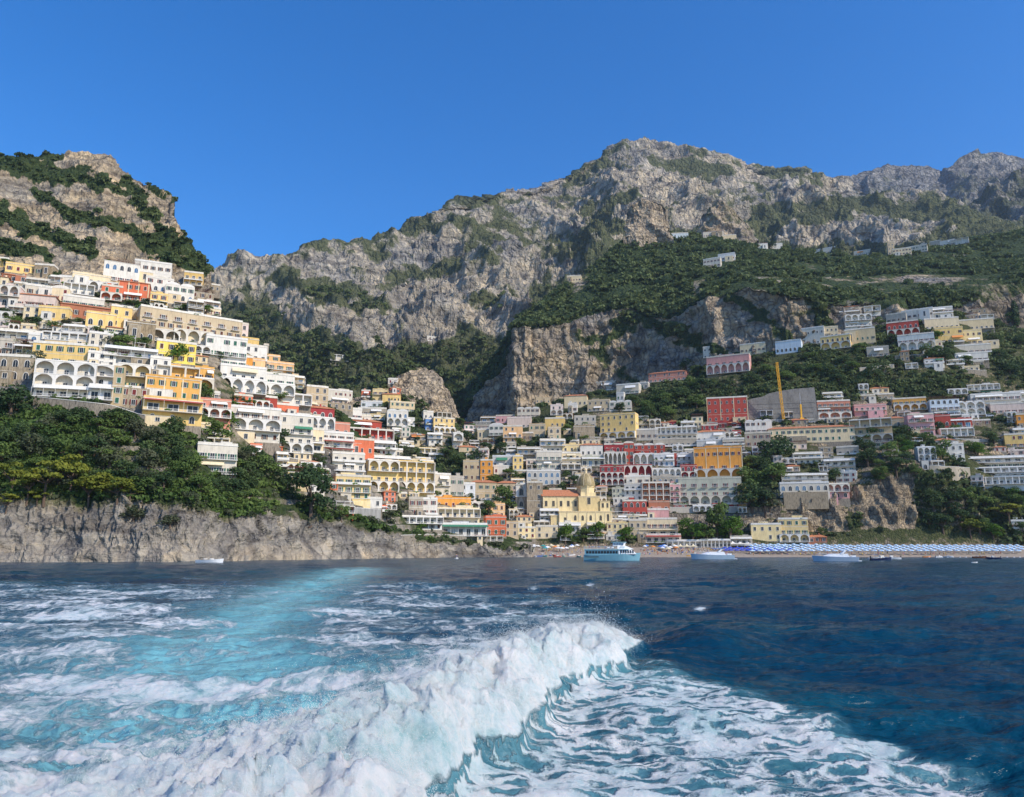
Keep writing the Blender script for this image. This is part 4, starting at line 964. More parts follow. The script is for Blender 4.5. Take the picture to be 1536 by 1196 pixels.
def rel_label(adj, px, py, maxw=16):
    near = sorted(HOUSES[:NB_LAB], key=lambda h: (max(h[2]-px, 0, px-h[3]))**2+(max(h[4]-py, 0, py-h[5])*1.3)**2)
    for h in near[:16]:
        d = math.hypot(max(h[2]-px, 0, px-h[3]), max(h[4]-py, 0, py-h[5]))
        if py > h[5]-2 and abs(px-h[0]) < (h[3]-h[2])*.5+6: rel = 'below'
        elif py < h[4]+2 and abs(px-h[0]) < (h[3]-h[2])*.5+6: rel = 'above'
        elif px > h[0]: rel = 'just east of'
        else: rel = 'just west of'
        if d > 22: rel = rel.replace('just', 'well') if 'just' in rel else 'some way '+rel
        l = f'{adj} {rel} the {h[6]}'
        w = l.split()
        if len(w) > maxw: l = ' '.join(w[:maxw])
        if l.lower() not in used_labels and not l.split()[-1] in ('with', 'of', 'the', 'on', 'in', 'a', 'and', 'above', 'below', 'beside', 'at', 'to', 'by', 'under', 'over', 'its', 'their', 'from', 'no'): used_labels.add(l.lower()); return l
    l = f'{adj} among the other trees of the slope'
    return l
NBASE = len(HOUSES)
fillers()
# ================================================================ foliage
def inside_house(px, py):
    m = np.zeros(np.shape(px), bool)
    for h in HOUSES: m |= (px > h[2]-2) & (px < h[3]+2) & (py > h[4]-1) & (py < h[5]+3)
    return m
def woods(name, patches, label, mat, count, size, minveg=.45, only=None, lift=.35):
    Vs = []
    for pn in patches:
        t = [q for q in TERR if q['name'] == pn][0]; P = t['P']; px, py = t['px'], t['py']; veg = t['veg']
        cell = np.abs(np.gradient(px, axis=1)*np.gradient(py, axis=0))
        n1 = fbm(P*.02+7, 4)
        w = np.clip((veg+n1*.9-minveg)*2.2, 0, 1)*cell*(px > -40)*(px < 1580)*(py > 200)
        if only is not None: w = w*only(px, py, P)
        w = w.ravel(); tot = w.sum(); n = min(count[pn], int(tot/7)) if tot > 0 else 0
        if n == 0: continue
        pick = rng.choice(len(w), n, p=w/tot); C = P.reshape(-1, 3)[pick]
        ok = ~inside_house(px.ravel()[pick], py.ravel()[pick]); C = C[ok]; n = len(C)
        r = size[0]*C[:, 1]*(.42+1.25*rng.random(n)**1.9); r = np.clip(r, .5, size[1])
        for k in range(6):
            sel = np.arange(n) % 6 == k; c = C[sel]; rr = r[sel]; a = rng.random(len(c))*6.28
            B = BUSH[k]; ca, sa = np.cos(a), np.sin(a)
            X = B[None, ..., 0]*ca[:, None, None]-B[None, ..., 1]*sa[:, None, None]; Yy = B[None, ..., 0]*sa[:, None, None]+B[None, ..., 1]*ca[:, None, None]; Z = B[None, ..., 2]+0*X
            q = np.stack([X, Yy, Z], -1)*rr[:, None, None, None]+c[:, None, None, :]; q[..., 2] += (rr*lift)[:, None, None]
            Vs.append(q.reshape(-1, 3))
    V = np.concatenate(Vs); Fq = np.arange(len(V)).reshape(-1, 4)
    tag(link(name, mesh_np(name, V, Fq, [mat])), label, name.split('_')[-1], kind='stuff')
woods('hillside_woods', ['wooded_cliff', 'great_mountain', 'far_peaks'], 'dense dark scrub and oak woods covering the plateau, gorge and ledges', M_wood_leaf, {'wooded_cliff': 10500, 'great_mountain': 8500, 'far_peaks': 0}, (.0042, 6.), .50, only=lambda x, y, P: ((P[..., 1] < 1290) | ((y > 432) & (P[..., 1] < 1500)))*1.)
woods('crag_scrub', ['western_hill'], 'dark scrub on the ledges of the big western crag', M_wood_leaf, {'western_hill': 3800}, (.0042, 3.), .5, only=lambda x, y, P: (P[..., 1] > 402)*1.)
woods('garden_undergrowth', ['western_hill'], 'mixed green bushes filling the gardens between the western houses', M_leaf['mid'], {'western_hill': 5200}, (.0042, 2.2), .42, only=lambda x, y, P: (P[..., 1] < 405)*1.)
woods('dry_shrubs', ['western_hill', 'village_crag', 'town_hillside'], 'dusty olive shrubs on dry banks and cliffs', M_leaf['olive'], {'western_hill': 3800, 'village_crag': 1100, 'town_hillside': 4200}, (.0034, 2.), .30, only=lambda x, y, P: ((P[..., 1] < 405) | (x > 480))*1.)
woods('terrace_shrubbery', ['village_crag', 'town_hillside'], 'dark green shrubbery between the houses of the main slope', M_wood_leaf, {'village_crag': 1500, 'town_hillside': 8500}, (.0042, 3.2), .46)
# ---- single trees
def tree_mesh(kind, seed):
    g = random.Random(seed)
    tk = MB(); lobes = []
    if kind == 'cypress':
        tk.tube((0, 0, -.15), (0, 0, .9), .028, .006, 6); n = 420; gg = np.random.default_rng(seed); z = gg.random(n)**.8; a = gg.random(n)*6.283
        rr = .115*np.sin(np.pi*np.clip(z*.93+.07, 0, 1))**.6*(.7+.45*gg.random(n)); c = np.stack([rr*np.cos(a), rr*np.sin(a), .06+z*.94], -1)
        d = np.stack([np.cos(a), np.sin(a), .5+0*a], -1)+gg.normal(size=(n, 3))*.4; d /= np.linalg.norm(d, axis=1)[:, None]
        u = np.cross(d, gg.normal(size=(n, 3))); u /= np.linalg.norm(u, axis=1)[:, None]; w = np.cross(d, u); s = .034
        q = np.stack([c+u*s, c+w*s*1.5, c-u*s, c-w*s*1.5], 1)
    elif kind == 'palm':
        tk.tube((0, 0, -.1), (.02, 0, .72), .035, .025, 7); qs = []
        for k in range(22):
            a = k*2.4; el = .9-1.3*(k/22); p = np.array([.02, 0, .72]); 
            for j in range(6):
                e = el-j*.28; dv = np.array([math.cos(a)*math.cos(e), math.sin(a)*math.cos(e), math.sin(e)]); s_ = np.array([-math.sin(a), math.cos(a), 0])*.04*(1-j/7); p2 = p+dv*.07
                qs.append([p-s_, p+s_+np.array([0, 0, -.012]), p2+s_*.8+np.array([0, 0, -.012]), p2-s_*.8]); p = p2
        q = np.array(qs)
    elif kind == 'pine':
        tk.tube((0, 0, -.15), (.03, 0, .45), .035, .024, 7)
        for k in range(9):
            a = k*2.4+g.random(); r = g.uniform(.12, .42); h = g.uniform(.58, .88)-r*.18; lobes.append((r*math.cos(a)+.03, r*math.sin(a), h, g.uniform(.15, .24)))
            tk.tube((.03, 0, .40), (r*math.cos(a)+.03, r*math.sin(a), h-.04), .016, .006, 5)
        lobes.append((0, 0, .86, .2)); q = leaf_shell(1150, sz=.38, size=.034, r0=.5, jit=.5, seed=seed, lobes=lobes, flat=.4)
    else:
        tk.tube((0, 0, -.15), (0, 0, .38), .045, .03, 7)
        for k in range(11):
            a = k*2.4+g.random(); r = g.uniform(.08, .30); h = g.uniform(.30, .80)-r*.3; lobes.append((r*math.cos(a), r*math.sin(a), h, g.uniform(.15, .26)))
            if k < 7: tk.tube((0, 0, .28), (r*math.cos(a)*.9, r*math.sin(a)*.9, h), .02, .006, 5)
        q = leaf_shell(1200, sz=.85, size=.034, r0=.55, jit=.7, seed=seed, lobes=lobes)
    crown = mesh_np('crown', q.reshape(-1, 3), np.arange(len(q)*4).reshape(-1, 4))
    return tk.mesh('trunk', M_bark), crown
KINDS = {'dark': ('round', 'dark'), 'mid': ('round', 'mid'), 'olive': ('round', 'olive'), 'lush': ('round', 'lush'), 'pine': ('pine', 'pine'), 'cypress': ('cypress', 'dark'), 'palm': ('palm', 'mid')}
TREE_T = {}
for kd, (shape, leaf) in KINDS.items():
    for v in range(3):
        tk, cr = tree_mesh(shape, 40+v+len(kd)); cr.materials.append(M_leaf[leaf]); TREE_T[kd, v] = (tk, cr)
ADJ = {'dark': ('dark round tree', 'tree', 'broadleaf_tree'), 'mid': ('green bushy tree', 'tree', 'broadleaf_tree'), 'olive': ('grey-green olive tree', 'olive tree', 'olive_tree'), 'lush': ('fresh green leafy tree', 'tree', 'broadleaf_tree'),
       'pine': ('yellow-green flat-topped pine', 'pine tree', 'pine_tree'), 'cypress': ('slim dark cypress', 'cypress', 'cypress_tree'), 'palm': ('small palm', 'palm', 'palm_tree')}
def tree(px, py, h, kd, wid=None):
    g = ground(px, py); h *= 1.1; s = h/F*g.y; v = random.randrange(3); tk, cr = TREE_T[kd, v]
    sw = (wid/F*g.y)/(.85 if kd in ('pine',) else .24 if kd == 'cypress' else .78) if wid else s*random.uniform(.85, 1.25)
    adj, cat, nm = ADJ[kd]
    if kd not in ('pine', 'cypress', 'palm'): adj = ('tall ' if s > 9 else 'small ' if s < 4.5 else '')+adj
    root = empty(nm, (g.x, g.y, g.z-.25*s*.2), random.uniform(0, 6.28)); root.scale = (sw, sw, s)
    tag(root, rel_label(adj, px, py), cat, 'trees of the gardens and slopes'); link('trunk', tk, root); link('crown', cr, root)
TL = []
for a in """66 748 58 pine 56;18 742 50 pine 44;104 742 62 pine 52;133 758 44 pine 52;175 756 40 pine 46;55 760 26 pine 28;8 770 30 pine 30;150 748 40 pine 40;40 752 46 pine 36;195 752 26 pine 26
15 628 56 dark 60;50 560 40 olive 34;119 640 34 dark 40;168 640 30 dark 46;192 640 26 dark 34;232 700 44 dark 40;272 715 34 mid 42;95 690 42 mid 46;44 690 44 olive 50;263 655 34 dark 34;322 662 42 mid 48;268 545 38 lush 34;308 602 32 mid 26
417 672 32 dark 34;470 730 40 mid 52;466 775 78 dark 62;512 782 28 mid 22;185 528 30 mid 40;165 520 22 olive 30;212 524 22 mid 26;298 600 26 dark 24;340 640 30 lush 30;378 700 34 dark 40;400 715 36 mid 40;365 725 30 olive 36;430 735 36 dark 40
20 670 40 dark 44;0 700 44 mid 44;70 660 36 mid 40;140 690 40 dark 40;165 700 36 olive 40;190 720 34 dark 38;215 730 30 olive 34;245 735 30 dark 36;300 745 34 mid 40;330 742 30 dark 34;350 760 26 mid 28;285 760 24 olive 26;200 780 26 olive 36;255 790 20 olive 34
848 816 32 lush 26;896 812 30 lush 27;938 814 24 lush 28;875 812 20 mid 24;860 816 16 mid 20;1040 812 38 lush 40;1076 806 60 mid 34;1096 812 40 lush 44;1060 812 30 mid 30;757 768 42 mid 34;744 774 30 dark 24;733 776 26 mid 24;762 742 16 palm 14;815 768 20 dark 12
1162 692 46 dark 50;1130 735 40 mid 40;1160 728 40 mid 38;1128 762 44 dark 50;1148 770 40 dark 36;1140 705 30 dark 30;1155 765 36 olive 30;1155 374 13 dark 20;1525 490 40 cypress 10;1227 492 22 cypress 10;1519 486 20 mid 20
1309 662 22 mid 24;1355 660 24 dark 30;1372 662 18 mid 20;1411 648 18 dark 18;1432 650 16 mid 18;1411 692 36 mid 32;1302 700 30 dark 36;1336 690 30 mid 30;1345 712 28 dark 30;1360 700 24 dark 24;1437 702 22 dark 24;1385 665 20 mid 20;1290 672 18 dark 18;1320 718 22 mid 26
1513 785 30 pine 40;1480 770 28 mid 36;1457 808 30 pine 34;1440 790 30 dark 38;1500 752 24 dark 30;1530 770 30 mid 34;1425 770 34 dark 38;1400 760 30 dark 30;1415 800 30 dark 34;1395 790 30 dark 28;1470 800 26 mid 30;1490 808 24 lush 30;1450 752 24 mid 28;1520 745 16 lush 24;1535 808 26 dark 26
1082 558 26 lush 30;1030 560 24 dark 28;1052 590 24 dark 28;1020 600 26 dark 30;1045 612 22 mid 26;990 605 24 dark 30;975 620 22 mid 26;1000 625 20 mid 26;965 640 16 dark 20;880 648 18 mid 20;850 650 14 mid 18;950 610 20 dark 24;930 618 16 dark 18
1130 575 18 dark 24;1150 560 18 mid 24;1180 570 18 mid 24;1195 560 18 dark 24;1220 560 18 mid 24;1245 565 20 dark 26;1265 550 20 dark 26;1290 530 18 mid 22;1215 540 16 mid 22;1140 545 16 olive 22;1260 580 22 dark 26;1280 560 20 mid 24;1310 570 26 dark 30
1340 515 16 dark 20;1400 540 30 mid 30;1418 545 26 dark 28;1405 515 20 lush 22;1325 560 20 dark 24;1345 550 16 dark 20;1375 490 12 dark 14;1320 488 14 mid 18;1450 548 16 mid 20;1500 540 18 dark 24;1515 560 20 dark 24;1495 515 18 dark 22;1530 520 20 dark 24
700 700 18 dark 24;684 700 20 dark 24;668 692 20 dark 26;640 705 20 olive 26;610 690 18 olive 26;655 720 20 dark 24;624 668 14 dark 16;596 648 10 mid 16;560 616 8 mid 20;628 640 12 dark 16;645 660 12 dark 14;690 640 14 dark 18;700 660 16 dark 18
730 680 18 dark 24;750 680 18 dark 24;715 690 20 dark 24;780 668 14 mid 18;800 672 12 dark 16;740 725 16 mid 24;765 718 16 mid 26;780 722 14 mid 24;700 760 22 dark 20;690 770 18 mid 18;855 668 14 dark 20;875 662 12 mid 16;850 718 14 dark 16;862 730 18 dark 22;800 704 10 dark 16
480 700 22 dark 22;530 700 16 mid 18;600 700 12 mid 18;580 690 10 mid 20;548 662 12 mid 16;655 745 10 mid 14;600 770 20 olive 30;580 780 16 olive 26;632 796 14 lush 22;560 790 18 olive 24;590 748 14 mid 22;664 742 20 mid 16;700 800 16 olive 18
420 600 14 mid 20;365 607 12 lush 40;345 612 12 lush 26;330 540 14 dark 16;400 470 10 dark 10;330 470 14 dark 10;310 468 12 lush 20;280 466 10 lush 22;240 462 12 mid 20;120 452 9 mid 20;30 425 10 mid 14;78 420 12 mid 12;60 452 8 dark 12
10 400 14 mid 20;20 490 22 mid 30;50 492 20 dark 30;80 494 16 mid 26;100 490 14 olive 20;5 478 18 dark 26;120 486 12 mid 18;145 498 8 lush 20;225 455 8 mid 24;200 458 8 mid 24;262 610 16 mid 12;210 606 16 mid 20;140 612 16 dark 22;85 606 14 mid 20""".replace('\n', ';').split(';'):
    p = a.split(); TL.append((float(p[0]), float(p[1]), float(p[2]), p[3], float(p[4])))
for a in TL: tree(*a)
# further single trees in the gardens
def poly_in(x, y, pg):
    c = False; n = len(pg)
    for i in range(n):
        (x0, y0), (x1, y1) = pg[i], pg[(i+1) % n]
        if (y0 > y) != (y1 > y) and x < (x1-x0)*(y-y0)/(y1-y0)+x0: c = not c
    return c
nt_ = len(TL)
for pg, cnt, hr, kinds in (([(0, 620), (210, 650), (300, 700), (420, 690), (500, 745), (500, 770), (330, 752), (190, 745), (0, 745)], 46, (22, 40), ('dark', 'mid', 'olive', 'dark')),
                           ([(1280, 660), (1536, 665), (1536, 735), (1400, 720), (1280, 730)], 16, (14, 24), ('dark', 'mid', 'lush')),
                           ([(1120, 640), (1290, 665), (1280, 730), (1120, 730)], 14, (14, 24), ('dark', 'mid')),
                           ([(960, 560), (1060, 545), (1060, 640), (960, 640)], 8, (14, 22), ('dark', 'mid'))):
    k = 0
    while k < cnt and nt_ < 296:
        x = random.uniform(min(p[0] for p in pg), max(p[0] for p in pg)); y = random.uniform(min(p[1] for p in pg), max(p[1] for p in pg))
        if not poly_in(x, y, pg) or inside_house(np.array(x), np.array(y)) or inside_house(np.array(x), np.array(y-12)): continue
        h = random.uniform(*hr); tree(x, y, h, random.choice(kinds), h*random.uniform(.9, 1.3)); k += 1; nt_ += 1
# ================================================================ church, bell tower, walls, cranes
M_dome = paint('majolica_dome', (.34, .26, .12), var=.3, scale=1.5, rough=.45, spec=.4); M_conc = paint('concrete', (.33, .32, .30), var=.25, scale=.4); M_yel = paint('crane_yellow', (.75, .40, .03), rough=.5)
def church():
    Y = 497.; s = Y/F; P = at(865, 789, Y); root = empty('church', tuple(P), math.radians(5))
    tag(root, 'pale yellow church with a tiled majolica dome above the beach', 'church')
    HOUSES.append((865, 750, 812, 920, 700, 789, 'pale yellow domed church', Y))
    ux = lambda p: (p-865)*s; uz = lambda p: (789-p)*s; mw = W['church']; cr = W['cream']
    def blk(nm, a, b, y0, y1, z0, z1, m=mw, corn=True, par=root):
        o = MB().box(ux(a), ux(b), y0, y1, z0, uz(z1)).build(nm, m, par)
        if corn: MB().box(ux(a)-.25, ux(b)+.25, y0-.25, y1, uz(z1)-.35, uz(z1)+.12).box(ux(a)-.1, ux(b)+.1, y0-.1, y0, uz(z1)-1.0, uz(z1)-.8).build('cornice', cr, o)
        return o
    nv = blk('nave', 816, 872, 4, 18, -6, 745); a = blk('side_aisle', 838, 917, -3, 6, -6, 768); t = blk('transept', 869, 901, 1, 16, -6, 745); blk('chapel_wing', 901, 916, 0, 12, -6, 752)
    blk('lower_porch', 826, 842, -2, 5, -6, 774)
    rf = MB(); x0, x1 = ux(814), ux(872); z = uz(744.6); rf.add([(x0, 3.4, z), (x1, 3.4, z), (x1, 10, z+4.4), (x0, 10, z+4.4), (x0, 17, z), (x1, 17, z), (x0, 3.4, z-.2), (x1, 3.4, z-.2)], [(0, 1, 2, 3), (3, 2, 5, 4), (0, 3, 4), (1, 5, 2), (0, 6, 7, 1)]); rf.build('roof', M_tile, root)
    bs = MB().box(ux(872)+.5, ux(896), 3, 13, uz(745), uz(739)).build('drum_base', mw, root)
    cx, cy = ux(883), 8.; d = MB().lathe([(5.5, uz(745)), (5.5, uz(731)), (6.0, uz(730.6)), (6.0, uz(729))], 8, cx, cy).build('drum', mw, root)
    R = 6.1; pr = [(R*math.cos(u*math.pi/2*.97), uz(729)+R*1.4*math.sin(u*math.pi/2*.97)) for u in [i/12 for i in range(13)]]
    dm = MB().lathe(pr, 24, cx, cy)
    dome = dm.build('dome', M_dome, root)
    for k in range(8):
        a_ = math.pi/8+k*math.pi/4; rb = MB(); 
        for i in range(10):
            (ra, za), (rb_, zb) = pr[i], pr[i+1]; rb.tube((cx+ra*math.cos(a_), cy+ra*math.sin(a_), za), (cx+rb_*math.cos(a_), cy+rb_*math.sin(a_), zb), .16, n=4)
        rb.build('rib', cr, dome)
    zt = pr[-1][1]; ln = MB().lathe([(1.05, zt-.3), (1.05, zt+2.0), (1.3, zt+2.1), (1.2, zt+2.4), (.75, zt+3.2), (.15, zt+3.7), (.05, zt+4.0)], 8, cx, cy).build('lantern', cr, root)
    MB().box(cx-.06, cx+.06, cy-.06, cy+.06, zt+3.9, zt+5.3).box(cx-.4, cx+.4, cy-.06, cy+.06, zt+4.7, zt+4.85).build('cross', M_dark, ln)
    def win(x, y, z, w, h, k='rect'):
        f, p, _ = win_mesh(k, cr, M_glass, None); o = link('window', f, root, (x, y, z), (w, 1, h)); link('pane', p, o)
    for p in (819.5, 830.5, 842, 853, 864): win(ux(p+1.5), 4, uz(760), 1.9, 3.7)
    for p in (862, 873, 885, 900): win(ux(p), -3, uz(781.5), 1.7, 3.6, 'arch')
    for p in (911,): win(ux(p), -3, uz(782), 1.6, 4.5)
    win(ux(884.5), 1, uz(757), 2.4, 4.8); win(cx, cy-5.1, uz(742.5), 2.2, 4.6); win(ux(905), 0, uz(762), 1.6, 3.0); win(ux(912), 0, uz(762), 1.4, 3.0)
    win(ux(847), -3, uz(785), 1.8, 3.6)
    for p in (817, 838, 868): MB().box(ux(p)-.35, ux(p)+.35, 3.8, 4, uz(765), uz(745)-.4).build('pilaster', cr, root)
    for p in (838.6, 850, 867, 879.5, 892.5, 906.5, 916): MB().box(ux(p)-.3, ux(p)+.3, -3.2, -3, -2, uz(768)-1.1).build('pilaster', cr, root)
    # bell tower
    Y = 505.; s = Y/F; P = at(782, 783, Y); tw = empty('bell_tower', tuple(P), math.radians(2)); tag(tw, 'grey and white square bell tower with arched openings beside the dark trees', 'bell tower')
    HOUSES.append((782, 752, 773, 791, 723, 783, 'grey bell tower', Y)); w = 3.5; zz = [0, 8.2, 16.6, 24.4]
    MB().box(-w, w, 0, 7, -6, 0).build('foundation', M_found, tw)
    for k in range(3):
        b = MB().box(-w, w, .6, 6.4, zz[k], zz[k+1]-.4).build('storey', W['grey'], tw); MB().arcade(2*w, zz[k+1]-.4-zz[k], 1, .5, y0=.55, pil=.5, spring=.45).build('arch_front', W['stone'] if k < 2 else W['white'], b, (0, 0, zz[k]))
        MB().box(-w-.3, w+.3, -.3, 7, zz[k+1]-.4, zz[k+1]).build('cornice', W['white'], tw)
        f, p, _ = win_mesh('arch', W['grey'], M_glass, None); o = link('window', f, tw, (0, .6, zz[k]+.8), (2.6, 1, 4.6)); link('pane', p, o)
    for x in (-2.8, 2.8): MB().box(x-.4, x+.4, 0, .8, zz[3], zz[3]+.9).build('pinnacle', W['white'], tw)
church()
def wall_along(pts, h, m, label, cat='retaining wall', name='retaining_wall', thick=.7, parapet=None, off=.3):
    """a wall following the ground through photograph positions (base)"""
    G = []
    for (a, b), (c, d) in zip(pts[:-1], pts[1:]):
        n = max(2, int(abs(c-a)/7))
        for i in range(n): G.append(ground(a+(c-a)*i/n, b+(d-b)*i/n))
    G.append(ground(*pts[-1])); G = np.array([tuple(g) for g in G]); G[:, 1] = smooth1(G[:, 1:2], 2)[:, 0]-off; G[:, 2] = smooth1(G[:, 2:3], 1)[:, 0]
    b_ = MB(); rings = []
    for g in G:
        rings.append([(g[0], g[1], g[2]-3), (g[0], g[1], g[2]+h), (g[0], g[1]+thick, g[2]+h), (g[0], g[1]+thick, g[2]-3)])
    root = empty(name, tuple(G[0])); o = b_.loft([[(x-G[0][0], y-G[0][1], z-G[0][2]) for x, y, z in r] for r in rings]).build('wall', m, root)
    c_ = MB().loft([[(x-G[0][0], y-G[0][1]-.12, z-G[0][2]+h) , (x-G[0][0], y-G[0][1]-.12, z-G[0][2]+h+.22), (x-G[0][0], y-G[0][1]+thick+.1, z-G[0][2]+h+.22), (x-G[0][0], y-G[0][1]+thick+.1, z-G[0][2]+h)] for x, y, z in G])
    c_.build('coping', parapet or M_trim, root); tag(root, label, cat)
for pts, h, m, lab in (
    ([(50, 612), (110, 618), (165, 624), (215, 640)], 4.2, M_found, 'old stone retaining wall beneath the six-arched white arcades'),
    ([(0, 490), (60, 490), (128, 488)], 1.4, M_found, 'low stone wall across the gardens left of the yellow chapel'),
    ([(228, 460), (262, 462), (300, 470)], 2.2, M_found, 'arched stone garden wall under the vaulted white villa'),
    ([(300, 652), (346, 656)], 2., M_found, 'short stone wall above the lone white house with shutters'),
    ([(415, 692), (466, 700)], 2.5, M_found, 'stone wall supporting the villa with pink-white arches'),
    ([(527, 778), (572, 780)], 5.0, M_conc, 'stone sea wall with round holes beneath the white sun terrace'),
    ([(583, 652), (620, 653), (650, 658), (668, 664)], 1.5, M_conc, 'curved parapet of the road that rounds the village crag'),
    ([(1004, 768), (1060, 768), (1113, 767)], 3.0, W['grey'], 'long grey terrace wall under the seven-arch hotel'),
    ([(1060, 636), (1122, 637), (1160, 632), (1230, 631), (1290, 632)], 1.2, M_conc, 'concrete parapet of the coast road below the red villa'),
    ([(1342, 540), (1390, 536)], 3., M_found, 'stone wall on the cliff under the upper hamlet'),
    ([(1290, 562), (1342, 556)], 5.5, W['grey'], 'tall grey wall platform hanging on the shady cliff'),
    ([(1440, 560), (1480, 562)], 3.4, M_found, 'pale stone terrace wall below the white double terrace'),
    ([(1395, 712), (1455, 716)], 6., W['grey'], 'rounded grey wall between the cliff villa and the sea hotel'),
    ([(1290, 640), (1450, 662), (1536, 662)], 1.3, M_conc, 'parapet of the coast road in front of the pink house'),
    ([(885, 800), (950, 803)], 1.6, W['cream'], 'low cream promenade wall behind the ferry'),
    ([(1120, 560), (1200, 556), (1280, 548)], 1.2, M_found, 'dry stone wall across the olive terraces'),
    ([(1125, 742), (1172, 745)], 1.8, M_found, 'stone wall in the garden left of the stone bastion'),
    ([(600, 808), (655, 806), (700, 809)], 1.5, M_found, 'stone wall of the footpath to the beach landing')):
    wall_along(pts, h, m, lab)
# bare concrete slope of the building site
def site():
    g = ground(1172, 629); Y = g.y-.5; root = empty('concrete_slope_wall', tuple(at(1172, 630, Y)), yaw_at(1172)+.1); s = Y/F
    tag(root, 'huge bare grey concrete slope wall of the building site behind the crane', 'retaining wall')
    top = [(1119, 597), (1135, 593), (1148, 591), (1158, 586), (1172, 583), (1196, 580), (1224, 579)]; b = MB()
    n = len(top); vs = []
    for x, y in top: X = (x-1172)*s*1.02; Z = (630-y)*s; vs += [(X, 0, -4), (X, Z*.28, Z), (X, Z*.28+1, Z), (X, 1.2, -4)]
    fs = []
    for i in range(n-1):
        a = 4*i; fs += [(a, a+4, a+5, a+1), (a+1, a+5, a+6, a+2), (a+3, a+2, a+6, a+7)]
    fs += [(0, 1, 2, 3), (4*n-4, 4*n-1, 4*n-2, 4*n-3)]; b.add(vs, fs).build('facing', paint('shotcrete', (.20, .19, .175), var=.3, scale=.25), root)
    for k in range(5): z = 2+k*4.; MB().box(-51*s, 51*s*(1-.0*k), z*.28-.12, z*.28+.05, z, z+.15).build('joint_beam', M_conc, root) if z < 15 else None
    HOUSES.append((1172, 605, 1119, 1226, 580, 630, 'grey concrete slope of the building site', Y))
    # tower mast
    gy = Y-5; P = at(1175.5, 630, gy); H = (630-541)*gy/F; c = empty('tower_crane', tuple(P)); c.rotation_euler = (0, math.radians(-3), 0); tag(c, 'tall yellow lattice mast of a tower crane on the building site', 'crane')
    w = .72; m = MB()
    for sx in (-w, w):
        for sy in (-w, w): m.box(sx-.1, sx+.1, sy-.1, sy+.1, 0, H)
    k = 0; z = 0
    while z < H-1.7:
        for sx, sy, ex, ey in ((-w, -w, w, -w), (w, w, -w, w), (-w, w, -w, -w), (w, -w, w, w)):
            a, b_ = ((sx, sy, z), (ex, ey, z+1.8)) if k % 2 else ((ex, ey, z), (sx, sy, z+1.8)); m.tube(a, b_, .09, n=4); m.tube((sx, sy, z+1.8), (ex, ey, z+1.8), .07, n=4)
        z += 1.8; k += 1
    m.build('mast', M_yel, c); MB().box(-1.3, 1.3, -1.3, 1.3, -.6, .3).build('base', M_conc, c); MB().box(-1.1, 1.1, -1.1, 1.1, H-.1, H+.25).build('top_plate', M_yel, c)
    P = at(1202.5, 629, gy-2); H2 = (629-588)*gy/F; c = empty('drilling_rig', tuple(P)); tag(c, 'slim yellow drilling rig mast right of the lattice crane', 'drilling rig')
    MB().box(-.55, .55, -.45, .45, 0, H2*.56).build('mast', M_yel, c); MB().tube((0, 0, H2*.56), (0, 0, H2), .16, .1, 6).build('upper_mast', M_rail, c); MB().box(-1.6, 1.6, -1.2, 1.4, -.6, .9).build('cab', M_yel, c)
site()
# flagpole on the sign hotel
P = at(201, 531, 333.); fp = empty('flagpole', tuple(P)); tag(fp, 'thin white flagpole standing on the roof of the glazed sign hotel', 'flagpole'); MB().tube((0, 0, -1), (0, 0, 8.4), .12, .07).build('pole', M_trim, fp); MB().lathe([(.02, 8.3), (.22, 8.5), (.02, 8.72)], 8).build('finial', M_trim, fp)
# ================================================================ beach life
def bz(Y): return float(np.interp(Y, [432, 441, 452, 468, 486], [.1, 1.5, 2.8, 4.3, 5.6]))+.05
_umb = {}
def umb(px, Y, ca, cb, label, group, d=3.6, h=2.5):
    key = (ca.name, cb.name, d)
    if key not in _umb:
        pole = MB().tube((0, 0, -.3), (0, 0, h+.2), .05, .04, 6).mesh('pole', M_trim); n = 10; c = MB(); R = d/2
        for i in range(n):
            a, b = 2*math.pi*i/n, 2*math.pi*(i+1)/n; c.mat(i % 2)
            c.add([(0, 0, h+.25), (R*.55*math.cos(a), R*.55*math.sin(a), h-.12), (R*.55*math.cos(b), R*.55*math.sin(b), h-.12)], [(0, 1, 2)])
            c.add([(R*.55*math.cos(a), R*.55*math.sin(a), h-.12), (R*math.cos(a), R*math.sin(a), h-.55), (R*math.cos(b), R*math.sin(b), h-.55), (R*.55*math.cos(b), R*.55*math.sin(b), h-.12)], [(0, 1, 2, 3)])
            c.add([(R*math.cos(a), R*math.sin(a), h-.55), (R*math.cos(b), R*math.sin(b), h-.55), (R*math.cos(b), R*math.sin(b), h-.75), (R*math.cos(a), R*math.sin(a), h-.75)], [(0, 1, 2, 3)])
        _umb[key] = (pole, c.mesh('canopy', [ca, cb]))
    P = at(px, 830, Y); r = empty('beach_umbrella', (P[0], Y, bz(Y)), random.random()*6); r.scale = (1, 1, random.uniform(.95, 1.06)); tag(r, label, 'umbrella', group)
    link('pole', _umb[key][0], r); link('canopy', _umb[key][1], r)
mlb = paint('sky_blue_canvas', (.30, .50, .72), var=.08); mlw = paint('white_blue_canvas', (.62, .72, .80), var=.05); mdb = paint('royal_blue_canvas', (.05, .09, .48), var=.1); mteal = paint('teal_canvas', (.05, .30, .28)); morg = M_awn['o']; mwh = M_awn['w']
for k, Y in enumerate((441.5, 448, 455, 462.5, 470.5, 479)):
    n = 36
    for i in range(n):
        px = 1128+(i+.5*(k % 2))*11.4+random.uniform(-.8, .8)
        if px > 1560: continue
        umb(px, Y+random.uniform(-.4, .4), mlb, mlw, 'light blue and white umbrella in the orderly rows of the long bathing beach', 'light blue umbrellas in rows')
